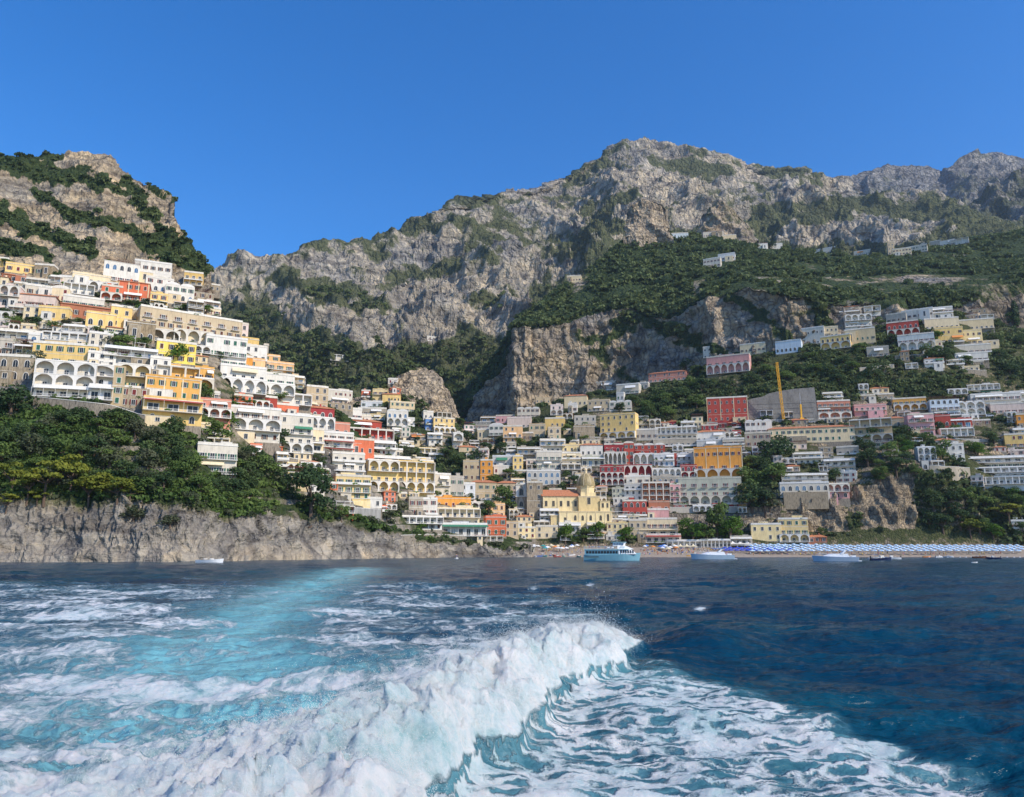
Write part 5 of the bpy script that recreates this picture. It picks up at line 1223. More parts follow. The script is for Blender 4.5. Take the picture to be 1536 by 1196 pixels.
for k, Y in enumerate((446, 452, 459)):
    for i in range(12): umb(1088+i*8.6+(k % 2)*4+random.uniform(-1, 1), Y-1.6+random.uniform(-.6, .6), mdb, mdb, 'deep blue umbrella in the block behind the motor yacht', 'deep blue umbrellas', d=3.0, h=2.3)
for i in range(38):
    px = random.choice([random.uniform(745, 872), random.uniform(962, 1035), random.uniform(770, 870)]); Y = random.uniform(450, 476); c = random.choice([mwh, mwh, M_awn['c'], morg, mteal, mwh, M_awn['b']])
    nm = {mwh: 'white', M_awn['c']: 'cream', morg: 'orange', mteal: 'teal', M_awn['b']: 'blue'}[c]
    umb(px, Y, c, c, f'{nm} umbrella in the crowded middle of the beach', f'{nm} umbrellas in the crowd', d=random.choice([2.6, 3.2, 3.8]), h=2.4)
# people: one continuous skinned body per pose
def person_mesh(pose, seed):
    J = {'hip': (0, 0, .93), 'waist': (0, 0, 1.08), 'chest': (0, 0, 1.32), 'neck': (0, -.01, 1.47), 'head0': (0, -.02, 1.55), 'head1': (0, -.02, 1.70)}
    r = {'hip': .15, 'waist': .125, 'chest': .15, 'neck': .055, 'head0': .085, 'head1': .085}
    E = [('hip', 'waist'), ('waist', 'chest'), ('chest', 'neck'), ('neck', 'head0'), ('head0', 'head1')]
    for sd, nm in ((-1, 'L'), (1, 'R')):
        st = {'stand': 0, 'walk': .22*sd, 'arms': 0}[pose]
        J.update({nm+'t': (.10*sd, -st*.1, .86), nm+'k': (.11*sd, -st*.6-.02, .49), nm+'a': (.11*sd, -st+.03, .09), nm+'f': (.12*sd, -st-.13, .04),
                  nm+'s': (.20*sd, 0, 1.40), nm+'e': (.27*sd, st*.5, 1.13), nm+'w': (.28*sd, st*.8-.08, .90), nm+'h': (.28*sd, st*.8-.12, .82)})
        if pose == 'arms': J[nm+'e'] = (.34*sd, -.05, 1.22); J[nm+'w'] = (.16*sd, -.12, 1.05); J[nm+'h'] = (.10*sd, -.14, 1.02)
        r.update({nm+'t': .095, nm+'k': .058, nm+'a': .04, nm+'f': .035, nm+'s': .06, nm+'e': .042, nm+'w': .03, nm+'h': .035})
        E += [('hip', nm+'t'), (nm+'t', nm+'k'), (nm+'k', nm+'a'), (nm+'a', nm+'f'), ('chest', nm+'s'), (nm+'s', nm+'e'), (nm+'e', nm+'w'), (nm+'w', nm+'h')]
    ks = list(J); me = bpy.data.meshes.new('body'); me.from_pydata([J[k] for k in ks], [(ks.index(a), ks.index(b)) for a, b in E], [])
    o = bpy.data.objects.new('tmp_body', me); COL.objects.link(o); m = o.modifiers.new('s', 'SKIN'); 
    for i, k in enumerate(ks): me.skin_vertices[0].data[i].radius = (r[k], r[k]*.85); me.skin_vertices[0].data[i].use_root = k == 'hip'
    o.modifiers.new('d', 'SUBSURF').levels = 1; bpy.context.view_layer.update()
    out = bpy.data.meshes.new_from_object(o.evaluated_get(bpy.context.evaluated_depsgraph_get())); bpy.data.objects.remove(o); out.name = 'body'
    return out
skin = paint('skin', (.50, .30, .20), var=.05); hair = paint('hair', (.05, .03, .02))
POSES = {p: person_mesh(p, 0) for p in ('stand', 'walk', 'arms')}
for m in POSES.values(): m.materials.clear(); m.materials.append(skin)
def garment(c, kind):
    b = MB()
    if kind == 'shorts':
        b.loft([[(.175*math.cos(a), .15*math.sin(a), z) for a in [i*math.pi/5 for i in range(10)]] for z in (.80, .92, 1.03)])
        for s_ in (-1, 1): b.loft([[(.10*s_+rr*math.cos(a), rr*math.sin(a)-.005, z) for a in [i*math.pi/4 for i in range(8)]] for z, rr in ((.62, .105), (.85, .12))])
    else: b.loft([[(rr*math.cos(a), rr*.78*math.sin(a), z) for a in [i*math.pi/5 for i in range(10)]] for z, rr in ((.70, .23), (1.0, .165), (1.3, .20), (1.43, .15))])
    return b.mesh(kind, c)
hairm = MB().lathe([(.01, 1.81), (.075, 1.79), (.105, 1.72), (.10, 1.64), (.075, 1.60)], 10, 0, .01).mesh('hair', hair)
GAR = [(n, k, garment(paint(n+'_cloth', c), k)) for n, k, c in (('red', 'shorts', (.5, .04, .04)), ('blue', 'shorts', (.04, .1, .4)), ('white', 'dress', (.75, .75, .72)), ('black', 'shorts', (.02, .02, .02)), ('yellow', 'dress', (.7, .5, .08)), ('green', 'shorts', (.05, .25, .12)), ('pink', 'dress', (.65, .25, .3)))]
GG = {}
def person(loc, rz, g=None, where='on the crowded beach', h=1.0):
    n, k, m = g or random.choice(GAR); p = random.choice(list(POSES)); r = empty('person', loc, rz); r.scale = (h*1.05,)*3
    tag(r, f'{ {"stand": "standing", "walk": "walking", "arms": "waiting"}[p]} bather in {n} {k} {where}', 'person', f'{n} {k} people {where}')
    link('body', POSES[p], r); link(k, m, r); link('hair', hairm, r)
for i in range(250):
    px = random.choice([random.uniform(715, 880), random.uniform(960, 1100), random.uniform(1100, 1530)]) if i < 232 else random.uniform(600, 700); Y = random.uniform(436, 441) if px > 1090 else random.uniform(436, 462)
    if px < 700: Y = 440
    person((at(px, 830, Y)[0], Y, bz(Y)), random.random()*6.28, h=random.uniform(.92, 1.05), where='on the crowded beach' if px < 1095 else 'at the water line before the blue umbrellas')
def vehicle(px, py, L, Hh, mcol, label, cat, name):
    g = ground(px, py); r = empty(name, (g.x, g.y-3.4, g.z+.2), yaw_at(px)); tag(r, label, cat); w = .9
    b = MB().hull([(-L/2, -w), (L/2, -w), (L/2, w), (-L/2, w)], [(-L/2, -w), (L/2-.05, -w), (L/2-.05, w), (-L/2, w)], .35, Hh*.5)
    b.hull([(-L/2, -w), (L/2*.72, -w), (L/2*.72, w), (-L/2, w)], [(-L/2*.9, -w*.85), (L/2*.38, -w*.85), (L/2*.38, w*.85), (-L/2*.9, w*.85)], Hh*.5, Hh); b.build('body', mcol, r)
    MB().add([(-L*.40, -w-.01, Hh*.54), (L*.30, -w-.01, Hh*.54), (L*.20, -w*.87-.03, Hh*.9), (-L*.38, -w*.87-.03, Hh*.9)], [(0, 1, 2, 3)]).build('window', M_glass, r)
    for x in (-L*.31, L*.31):
        for y in (-w, w): MB().tube((x, y-.1, .33), (x, y+.1, .33), .33, n=12).build('wheel', M_dark, r)
wv = paint('vehicle_white', (.78, .78, .77), rough=.35); wr = paint('vehicle_red', (.45, .03, .03), rough=.35); wg = paint('vehicle_grey', (.2, .21, .23), rough=.35)
for a in ((1481, 627, 5.2, 2.1, wv, 'white delivery van parked beside the white arched houses of the coast road', 'van', 'delivery_van'), (1466, 628, 4.2, 1.5, wg, 'grey car parked in front of the white delivery van', 'car', 'parked_car'),
          (1185, 636, 4.1, 1.5, wr, 'red car on the coast road under the concrete slope', 'car', 'parked_car'), (1215, 636, 4.2, 1.5, wv, 'white car on the coast road under the concrete slope', 'car', 'parked_car'),
          (630, 655, 4.1, 1.5, wv, 'white car on the curved road round the village crag', 'car', 'parked_car'), (1100, 638, 4.2, 1.5, wg, 'grey car passing below the square red villa', 'car', 'parked_car')): vehicle(*a)
_lg = {}
for i in range(90):
    px = random.choice([random.uniform(735, 872), random.uniform(962, 1085), random.uniform(962, 1085)]); Y = random.uniform(437, 468); nm = random.choice(['white', 'blue', 'orange'])
    if nm not in _lg: _lg[nm] = (MB().box(-.35, .35, -.9, .55, .3, .4).add([(-.35, .5, .3), (.35, .5, .3), (.35, 1.1, .85), (-.35, 1.1, .85), (-.35, .5, .4), (.35, .5, .4), (.35, 1.05, .95), (-.35, 1.05, .95)], [(0, 3, 2, 1), (4, 5, 6, 7), (0, 1, 5, 4), (1, 2, 6, 5), (2, 3, 7, 6), (3, 0, 4, 7)]).mesh('mattress', M_awn[{'white': 'w', 'blue': 'b', 'orange': 'o'}[nm]]), MB().box(-.33, -.27, -.85, -.79, -.1, .3).box(.27, .33, -.85, -.79, -.1, .3).box(-.33, -.27, .7, .76, -.1, .4).box(.27, .33, .7, .76, -.1, .4).box(-.36, .36, -.92, -.86, .22, .32).mesh('frame', M_rail))
    r = empty('sun_lounger', (at(px, 830, Y)[0], Y, bz(Y)), random.uniform(2.6, 3.7)); tag(r, f'{nm} sun lounger among the bathers behind the ferry and the motor yacht', 'sun lounger', f'{nm} sun loungers on the open sand'); link('mattress', _lg[nm][0], r); link('frame', _lg[nm][1], r)
# quay, huts, tents, canopies
def quay():
    r = empty('quay', tuple(at(640, 833, 424.))); tag(r, 'long low concrete quay at the foot of the cliff, west of the beach', 'quay'); s = 424/F
    L_ = (700-505)*s; MB().box(-L_*.72, L_*.42, -1.5, 7, -3, 1.2).build('deck', M_conc, r); MB().box(-L_*.72-.1, L_*.42+.1, -1.62, 7.1, 1.2, 1.45).build('edge_slab', M_found, r)
    for k in range(12): MB().tube((-L_*.7+k*L_*.1, -1.0, 1.4), (-L_*.7+k*L_*.1, -1.0, 2.0), .16, .13, 8).build('bollard', M_dark, r)
quay()
def hut(x0, x1, yt, yb, Y, mw, mr, label, cat, name, open_=True, bays=3):
    P = at((x0+x1)/2, yb, Y); w = (x1-x0)*Y/F; H = (yb-yt)*Y/F; r = empty(name, tuple(P)); tag(r, label, cat); D = 4
    MB().box(-w/2, w/2, .0, D, -1.5, H*.78).build('wall', mw, r); MB().add([(-w/2-.5, -.8, H*.74), (w/2+.5, -.8, H*.74), (w/2+.5, D, H), (-w/2-.5, D, H), (-w/2-.5, -.8, H*.82), (w/2+.5, -.8, H*.82), (w/2+.5, D, H*1.08), (-w/2-.5, D, H*1.08)], [(0, 3, 2, 1), (4, 5, 6, 7), (0, 1, 5, 4), (1, 2, 6, 5), (2, 3, 7, 6), (3, 0, 4, 7)]).build('roof', mr, r)
    for i in range(bays):
        f, p, _ = win_mesh('rect', M_trim, M_glass, None); o = link('window' if i % 2 else 'door', f, r, (-w/2+w*(i+.5)/bays, 0, .05 if i % 2 == 0 else .9), (w/bays*.5, 1, H*(.66 if i % 2 == 0 else .4))); link('pane', p, o)
hut(690, 707, 817, 829, 442, W['white'], M_trim, 'small white beach hut at the landing', 'beach hut', 'beach_hut', bays=2)
hut(723, 739, 817, 829, 443, paint('teal_boards', (.03, .28, .26)), mteal, 'teal kiosk with a pale roof behind the quay', 'kiosk', 'kiosk', bays=2)
hut(610, 665, 820, 830, 434, W['grey'], M_trim, 'long low white boat shed on the quay', 'shed', 'boat_shed', bays=6)
hut(776, 802, 818, 829, 452, W['grey'], M_awn['w'], 'grey canopied bar in the middle of the beach', 'beach bar', 'beach_bar', bays=3)
def tent(x0, x1, yt, yb, Y, n, m, label, cat='tent', name='tent', D=5):
    P = at((x0+x1)/2, yb, Y); w = (x1-x0)*Y/F; H = (yb-yt)*Y/F; r = empty(name, tuple(P), 0); tag(r, label, cat); bw = w/n
    c = MB()
    for k in range(n):
        a = -w/2+k*bw; ap = (a+bw/2, D/2, H); q = [(a, 0, H*.66), (a+bw, 0, H*.66), (a+bw, D, H*.66), (a, D, H*.66)]; mid = [((p[0]*.45+ap[0]*.55), (p[1]*.45+ap[1]*.55), H*.72) for p in q]
        c.add(q+mid+[ap], [(0, 1, 5, 4), (1, 2, 6, 5), (2, 3, 7, 6), (3, 0, 4, 7), (4, 5, 8), (5, 6, 8), (6, 7, 8), (7, 4, 8)]); c.box(a, a+bw, -.03, 0, H*.55, H*.66)
    c.build('canopy', m, r)
    for k in range(n+1): MB().box(-w/2+k*bw-.07, -w/2+k*bw+.07, 0, .14, -1, H*.62).build('pole', M_trim, r)
tent(645, 689, 810, 829, 440, 1, M_awn['c'], 'big cream pointed tent over the landing stage', D=12)
tent(1215, 1330, 811, 822, 481, 9, M_awn['w'], 'row of white pointed canopies behind the light blue umbrellas', 'canopy', 'beach_canopy')
tent(1420, 1532, 812, 823, 480, 11, M_awn['c'], 'long cream scalloped canopy under the wooded cliff', 'canopy', 'beach_canopy')
tent(1096, 1128, 812, 822, 478, 3, M_awn['w'], 'short white canopy beside the bathing cabins', 'canopy', 'beach_canopy')
tent(1008, 1046, 816, 826, 472, 4, M_awn['c'], 'cream restaurant canopy behind the yellow pedal boat', 'canopy', 'beach_canopy')
# long hedge behind the beach
V = []
for i in range(700):
    px = random.uniform(1262, 1418); hgt = np.interp(px, [1262, 1290, 1418], [40, 10, 4.5])*random.random(); P = at(px, 812-hgt, 483+hgt*.15); V.append(BUSH[i % 6]*random.uniform(.9, 1.7)+P)
V = np.array(V).reshape(-1, 3); tag(link('beach_hedge_foliage', mesh_np('beach_hedge_foliage', V, np.arange(len(V)).reshape(-1, 4), [M_leaf['lush']])), 'bright green creeper and hedge at the cliff foot behind the umbrellas', 'hedge foliage', kind='stuff')
# ================================================================ boats
def hullmesh(L, B, H, col, bow=1, sheer=.25, keel=.5, flare=.8, name='hull', nst=14, deckm=None, stripe=None, transom=.85):
    """bow toward +x; origin at waterline centre"""
    b = MB(); rings = []
    for i in range(nst+1):
        u = i/nst; x = -L/2+L*u; w = B/2*(transom+(1-transom)*math.sin(min(u*2.2, 1)*math.pi/2))*(1-max(0, (u-.55)/.45)**2.2); w = max(w, .02)
        h = H*(1+sheer*max(0, u-.3)**1.5*1.6); kz = -keel*(1-max(0, (u-.7)/.3)**2); xo = L*.06*max(0, (u-.8)/.2)
        rings.append([(x-xo, 0, kz), (x, -w*flare, 0.02+.0*h), (x+xo*.5, -w, h), (x+xo*.5, 0, h+.02), (x+xo*.5, w, h), (x, w*flare, .02)])
    b.loft(rings); return b
def boat_root(name, px, Y, label, cat, ang=0.):
    P = at(px, 835, Y); r = empty(name, (P[0], Y, 0.), math.radians(ang)); tag(r, label, cat); return r
def ferry():
    Y = 284.; L = 20.; r = boat_root('ferry', 917, Y, 'blue-hulled passenger ferry with white bridge off the beach', 'ferry', -6)
    mh = paint('ferry_blue', (.20, .40, .48), rough=.4, var=.06); mw = paint('boat_white', (.80, .80, .80), rough=.4, var=.03); mt = paint('ferry_teal', (.25, .48, .52), rough=.5)
    hullmesh(L, 5.6, 2.1, mh, sheer=.35).build('hull', mh, r)
    MB().hull([(-9.6, -2.6), (3.6, -2.6), (4.6, 0), (3.6, 2.6), (-9.6, 2.6)], [(-9.6, -2.5), (3.2, -2.5), (4.2, 0), (3.2, 2.5), (-9.6, 2.5)], 2.1, 3.85).build('main_cabin', mh, r)
    MB().hull([(2.6, -2.68), (8.8, -1.6), (9.2, 0), (8.8, 1.6), (2.6, 2.68)], [(2.6, -2.5), (6.4, -1.9), (7.0, 0), (6.4, 1.9), (2.6, 2.5)], 2.3, 4.3).build('front_cabin', mw, r)
    for k in range(11): MB().box(-9.0+k*1.05, -9.0+k*1.05+.78, -2.68, -2.5, 2.55, 3.45).build('window', M_glass, r)
    for k in range(6):
        x = 3.3+k*.85; y = -2.62+.17*(k*.95); MB().add([(x, y-.12, 2.75), (x+.5, y-.03, 2.75), (x+.38, y+.10, 3.75), (x-.12, y+.01, 3.75)], [(0, 1, 2, 3)]).build('window', M_glass, r)
    MB().hull([(-9.9, -2.75), (5.8, -2.75), (7.6, 0), (5.8, 2.75), (-9.9, 2.75)], [(-9.9, -2.75), (5.8, -2.75), (7.6, 0), (5.8, 2.75), (-9.9, 2.75)], 3.9, 4.08).build('upper_deck', mt, r)
    MB().hull([(2.2, -2.3), (7.6, -1.3), (8.2, 0), (7.6, 1.3), (2.2, 2.3)], [(2.2, -2.1), (4.4, -1.6), (4.9, 0), (4.4, 1.6), (2.2, 2.1)], 4.1, 5.4).build('bridge_front', mw, r)
    wh = MB().hull([(.6, -1.9), (4.2, -1.9), (4.9, 0), (4.2, 1.9), (.6, 1.9)], [(.6, -1.8), (4.6, -1.8), (5.4, 0), (4.6, 1.8), (.6, 1.8)], 5.2, 6.5).build('wheelhouse', mw, r)
    for k in range(4): MB().box(.9+k*.92, .9+k*.92+.75, -1.99, -1.80, 5.6, 6.25).build('window', M_bglass, wh)
    MB().hull([(0, -2.1), (4.9, -2.1), (5.6, 0), (4.9, 2.1), (0, 2.1)], [(0, -2.1), (4.9, -2.1), (5.6, 0), (4.9, 2.1), (0, 2.1)], 6.5, 6.66).build('roof', mt, wh)
    rl = MB(); railing(rl, -9.8, 1.8, -2.65, 4.08, 1.0); railing(rl, -9.8, 1.8, 2.65, 4.08, 1.0); rl.build('railing', M_rail, r)
    MB().tube((2.2, 0, 6.6), (2.0, 0, 8.6), .07, .04).box(1.6, 2.6, -.6, .6, 7.5, 7.6).build('mast', M_trim, r)
    for x in (-1.4, .1): MB().tube((x, -1.9, 4.5), (x+.9, -1.9, 4.5), .38, n=10).build('life_raft', mw, r)
    c = bpy.data.curves.new('lettering', 'FONT'); c.body = 'ALES'; c.size = .95; c.extrude = .02; o = text_obj(c, r); o.data.materials.append(mh); o.location = (3.0, -2.36, 4.45); o.rotation_euler = (math.radians(82), 0, math.radians(9))
    MB().box(-9.6, -4.6, -2.86, -2.74, 1.2, 1.5).build('rubbing_strake', M_dark, r)
    M = Matrix.Translation(r.location) @ Matrix.Rotation(r.rotation_euler.z, 4, 'Z')
    for k in range(9): person(tuple(M @ Vector((-9+k*1.15, random.uniform(-2, 1.5), 4.09))), random.random()*6, where='on the upper deck of the ferry')
ferry()
def yacht(px, Y, L, label, ang, mh, top):
    r = boat_root('motor_yacht', px, Y, label, 'motor yacht', ang); mw = paint('boat_white', (.80, .80, .80)); B = L*.26
    hullmesh(L, B, L*.10, mh, sheer=.35, transom=.9).build('hull', mh, r)
    for k in range(3): MB().box(-L*.22+k*L*.2, -L*.22+k*L*.2+L*.05, -B*.52, -B*.40, L*.045, L*.07).build('porthole', M_glass, r)
    MB().box(-L*.56, -L*.48, -B*.4, B*.4, .05, .3).build('bathing_platform', mw, r)
    cb = MB().hull([(-L*.30, -B*.38), (L*.22, -B*.30), (L*.34, 0), (L*.22, B*.30), (-L*.30, B*.38)], [(-L*.26, -B*.33), (L*.06, -B*.28), (L*.12, 0), (L*.06, B*.28), (-L*.26, B*.33)], L*.10, L*.175).build('cabin', mw, r)
    MB().hull([(-L*.24, -B*.385), (L*.12, -B*.34), (L*.12, -B*.30), (-L*.24, -B*.30)], [(-L*.22, -B*.365), (L*.04, -B*.32), (L*.04, -B*.28), (-L*.22, -B*.28)], L*.125, L*.158).build('window', M_glass, cb)
    MB().add([(-L*.16, -B*.34, L*.17), (-L*.10, -B*.34, L*.17), (-L*.20, -B*.3, L*.25), (-L*.25, -B*.3, L*.25), (-L*.16, B*.34, L*.17), (-L*.10, B*.34, L*.17), (-L*.20, B*.3, L*.25), (-L*.25, B*.3, L*.25)], [(0, 1, 2, 3), (4, 7, 6, 5), (3, 2, 6, 7), (2, 1, 5, 6), (0, 3, 7, 4)]).build('radar_arch', mw, r)
    if top: MB().box(-L*.28, L*.02, -B*.34, B*.34, L*.245, L*.26).build('sun_awning', top, r); 
    rl = MB(); railing(rl, L*.12, L*.42, -B*.22, L*.13, L*.045); rl.build('railing', M_rail, r)
    MB().box(-L*.44, -L*.34, -B*.34, B*.34, L*.1, L*.135).build('seat', mw, r)
yacht(1069, 331., 17.5, 'long grey-white motor yacht moored before the deep blue umbrellas', 176, paint('pale_blue_hull', (.48, .58, .66), rough=.35, var=.04), M_awn['b'])
yacht(1253, 268., 14.5, 'grey-hulled motor boat with a white stern and radar arch', 170, paint('blue_grey_hull', (.42, .50, .60), rough=.35, var=.04), None)
def small_boat(px, Y, L, mh, label, ang=0., cat='boat', z=0., name='rowing_boat', extra=None, who=False):
    r = boat_root(name, px, Y, label, cat, ang); r.location.z = z
    h = hullmesh(L, L*.32, L*.10, mh, sheer=.5, keel=.2, transom=.6, nst=10).build('hull', mh, r); MB().box(-L*.36, L*.25, -L*.11, L*.11, L*.10+.02, L*.10+.05).build('deck', M_brown if extra != 'w' else M_trim, r)
    for x in (-.2, .05): MB().box(L*x, L*x+L*.05, -L*.13, L*.13, L*.12, L*.15).build('bench', M_trim, r)
    if extra in ('c', 'w'):
        MB().box(-L*.05, L*.12, -L*.07, L*.07, L*.11, L*.22).build('console', M_trim, r); MB().tube((-L*.5, 0, 0), (-L*.5, 0, L*.2), L*.03, n=6).build('outboard_motor', M_dark, r)
    if extra == 'm': MB().tube((0, 0, .3), (0, 0, L*.55), .06, .04).build('mast', M_trim, r); MB().box(-L*.2, L*.15, -L*.14, L*.14, L*.30, L*.315).build('sun_awning', M_awn['b'], r)
    if who: person((r.location.x, r.location.y, z+L*.1+.06), 1., where='in a '+label.split(' off')[0].split(' near')[0])
mw = paint('boat_white', (.80, .80, .80)); mnv = paint('navy_hull', (.02, .03, .08), rough=.3)
small_boat(315, 236., 8.2, mw, 'white wooden rowing boat drifting off the grey sea cliff', -4)
small_boat(436, 330., 3.6, mw, 'tiny white motor boat close under the sea cliff', 5, extra='c')
small_boat(685, 335., 4.0, mw, 'little white dinghy with a helmsman off the quay', 80, extra='c', who=True)
small_boat(1321, 290., 8.2, mnv, 'dark navy speedboat near the grey-hulled motor boat', 8, extra='w')
small_boat(1338, 330., 7.0, mw, 'white speedboat half hidden behind the navy one', 172, extra='w')
small_boat(1312, 330., 6.0, mw, 'white launch with a short mast behind the navy speedboat', 10, extra='m')
small_boat(1469, 380., 7.0, M_brown, 'brown wooden launch with a red figure near the eastern beach', 4, who=True)
small_boat(1490, 340., 6.0, mnv, 'dark inflatable boat with white bow near the eastern beach', 170, extra='c')
small_boat(1461, 232., 2.2, mw, 'lone white tender floating off the eastern beach', 20, extra='')
small_boat(1408, 415., 5.0, mw, 'white motor dinghy pulled close to the bathing beach', 25, extra='c')
small_boat(1422, 424., 4.6, mw, 'second white dinghy nosing the bathing beach', -30, extra='c')
small_boat(1390, 424., 5.0, M_awn['o'], 'orange hire boat at the edge of the bathing beach', 15)
small_boat(1034, 432., 3.4, M_yel, 'yellow pedal boat drawn up on the sand', 10, z=.6)
BC = [('blue', M_awn['b']), ('white', mw), ('red', M_awn['r']), ('turquoise', mteal), ('pale green', paint('pale_green_hull', (.3, .5, .35)))]
for i, px in enumerate((760, 772, 790, 803, 815, 826, 836, 846, 858, 868, 812, 832)):
    n, m = BC[(i*2) % 5 if i != 8 else 1]; Y = 431+(i % 3)*3.5
    small_boat(px, Y, random.uniform(3.8, 5.6), m, f'{n} fishing boat beached in the crowd', random.uniform(-40, 40)+90*(i % 2), z=max(.1, bz(Y)-.25), cat='fishing boat', name='fishing_boat', extra='c' if i % 3 == 0 else '')
for o in [o for o in COL.objects if o.name.startswith('fishing_boat')]: o['group'] = o['label'].split(' fishing')[0]+' beached fishing boats'
for i in range(16):
    px = 1395+i*9+random.uniform(-1, 1); P = at(px, 840, 412.); b = link('buoy', MB().lathe([(.05, -.3), (.35, -.1), (.38, .12), (.2, .32), (.03, .38)], 8).mesh('buoy', mw) if i == 0 else bpy.data.meshes['buoy'], None, (P[0], 412, 0)); tag(b, 'small white buoy in the line marking the swimming water', 'buoy', 'line of swimming buoys')
# ================================================================ sea with the boat's wake
def sea():
    cols = np.concatenate([np.linspace(-5200, -260, 26)[:-1], np.arange(-260, 1800, 2.6), np.linspace(1800, 6700, 26)])
    pys = np.concatenate([np.arange(2300, 1290, -6.5), np.arange(1290, 1000, -1.7), np.arange(1000, 880, -1.15), np.arange(880, 835.0, -.62)])
    Ys = np.array([ (CAMH)*(CT-ST*((CY-p)/F))/(-(ST+CT*((CY-p)/F))) for p in pys])
    Ys = np.concatenate([[-60, -20, -4, 1.2], Ys[Ys > 2.], np.linspace(480, 1500, 6)])
    u = (cols-CX)/F
    Yc = np.maximum(Ys, 3.0)
    X = u[None, :]*Yc[:, None]/CT; Y = Ys[:, None]+0*X
    P = np.stack([X, Y, 0*X], -1)
    # --- wake layout on the water plane
    Xe = np.interp(Y, [5, 9, 11.2, 12.8, 15, 17.7, 22, 26, 28.6, 30, 34], [-1.6, -1.0, -.80, -.75, 0.1, .95, 2.55, 4.1, 5.1, 5.6, 7.2])
    j = fbm(P*np.array([.55, .55, 0])+5, 4)
    s = (Xe+j*1.1-X)*.86
    endf = np.clip((29.6+j*1.5-Y)/2.6, 0, 1)**.6
    Hc = np.interp(Y, [5, 9, 13, 17, 22, 26, 29, 31], [.85, .95, 1.08, 1.16, 1.16, 1.08, .75, 0.])
    prof = np.interp(s, [-.3, 0, .35, .8, 1.3, 2.2, 3.5, 5, 8], [0, .06, .55, .9, 1, .72, .42, .2, 0])
    mound = Hc*prof*endf
    lump = ridged(np.stack([X*.8, Y*.8, 0*X], -1)+fbm(np.stack([X, Y, 0*X+8], -1), 2)[..., None]*.5, 5, .55)-.4
    lf = .6*np.abs(fbm(np.stack([X*2.6, Y*2.6, 0*X+3], -1), 4, .55))*1.5-.3
    lump *= np.clip((Y-4)/12, .3, .8); lf *= np.clip((Y-3)/12, .3, .75)
    sw = .16*np.sin(X*.16+Y*.34+1.5*fbm(P*.05, 2))+.10*np.sin(-X*.30+Y*.52+2*fbm(P*.08+3, 2))
    chop = fbm(P*np.array([.30, .55, 0]), 5, .55)*.42+fbm(P*np.array([1.3, 2.0, 0])+9, 4, .6)*.085
    fade = np.clip(1.25-Y/420, .12, 1)*np.clip((Y+5)/10, 0, 1)
    z = (sw+chop)*fade
    # steep shoulder of blue water to the right of the crest
    z += .55*np.exp(-(((X-7.6)/2.2)**2+((Y-31)/3.5)**2))+.35*np.exp(-(((X-4.5-(Y-24)*.3)/1.4)**2))*np.exp(-((Y-25)/6)**2)
    churn = np.clip(1-(Y-9)/26, 0, 1)*np.clip((s+.2)/1.5, 0, 1)
    bil = 1-np.abs(fbm(np.stack([X*1.1, Y*1.1, 0*X+21], -1), 3, .5))*2.2; bil = (.85*bil+.26*(1-np.abs(fbm(np.stack([X*3.2, Y*3.2, z*3+61], -1), 3, .5))*2.4))
    z += mound*(.92+.22*lump+.24*bil+.10*lf)+churn*(.20*lump+.14*bil+.05*lf)
    P[..., 2] = z
    puff = .55*np.clip(mound, 0, 1)+.15*churn
    P[..., 0] += puff*.42*fbm(np.stack([X*1.3, Y*1.3, z*1.5+40], -1), 4)*np.clip(Y/14, .3, 1); P[..., 1] += puff*.42*fbm(np.stack([X*1.3, Y*1.3, z*1.5+80], -1), 4)*np.clip(Y/14, .3, 1)
    # --- foam density
    px, py = proj(np.stack([X, Y, 0*X], -1)); 
    vis = Y > 8
    D = np.zeros_like(X)
    D = np.maximum(D, np.clip(mound*2.6-.25, 0, 1.05))
    ch = np.clip((s-.5)/3, 0, 1)*np.interp(Y, [5, 10, 14, 19, 24, 32, 60, 110], [.70, .67, .63, .57, .53, .50, .42, .0])
    D = np.maximum(D, np.where(s > 0, ch, 0)*np.clip(1-(s-40)/30, 0, 1))
    # broken foam reaching back toward the shore on both sides of the smooth strip
    xc = np.interp(Y, [6, 10, 18.5, 24, 31, 44, 77, 129, 160], [-2.5, -3.6, -6.6, -9.2, -11.4, -14.2, -20.2, -27.2, -31.5])
    wd = np.interp(Y, [8, 18, 31, 44, 77, 129], [2.2, 2.8, 3.1, 3.5, 4.2, 5.4])
    strip = np.exp(-((X-xc+.5*j)/wd)**2)*np.interp(Y, [9, 14, 20, 150, 175], [.35, .6, 1, 1, 0])
    lim = np.interp(Y, [20, 30, 45, 65, 95, 140], [4, 5.2, 4.0, 1.0, -7, -20])
    rb = np.clip((lim-X)/4, 0, 1)*np.interp(Y, [22, 30, 50, 80, 125], [.58, .55, .53, .48, 0])*(X > xc)
    lb = np.interp(Y, [20, 30, 60, 80, 115], [.62, .59, .54, .46, 0])*(X <= xc)
    D = np.maximum(D, np.where(Y > 20, np.maximum(rb, lb), 0)); D = D+strip*np.interp(Y, [15, 30, 60, 140], [-.06, -.20, -.18, -.04])*(Y > 22)
    D += (Y > 9)*(Y < 130)*(s > 1)*.42*fbm(np.stack([X*.14, Y*.26, 0*X+2], -1), 4)
    # lacy sheet to the right of the crest
    edge = np.interp(px, [600, 700, 820, 900, 1000, 1060, 1130, 1200, 1300, 1400, 1480, 1560, 1700], [1150, 1120, 1050, 1010, 1012, 1035, 1062, 1085, 1110, 1140, 1160, 1250, 1400])
    lo = np.interp(px, [600, 900, 1000, 1200, 1400, 1500, 1700], [1500, 1500, 1400, 1330, 1250, 1215, 1215])
    jj = fbm(np.stack([X*.8, Y*.8, 0*X+7], -1), 4)*30
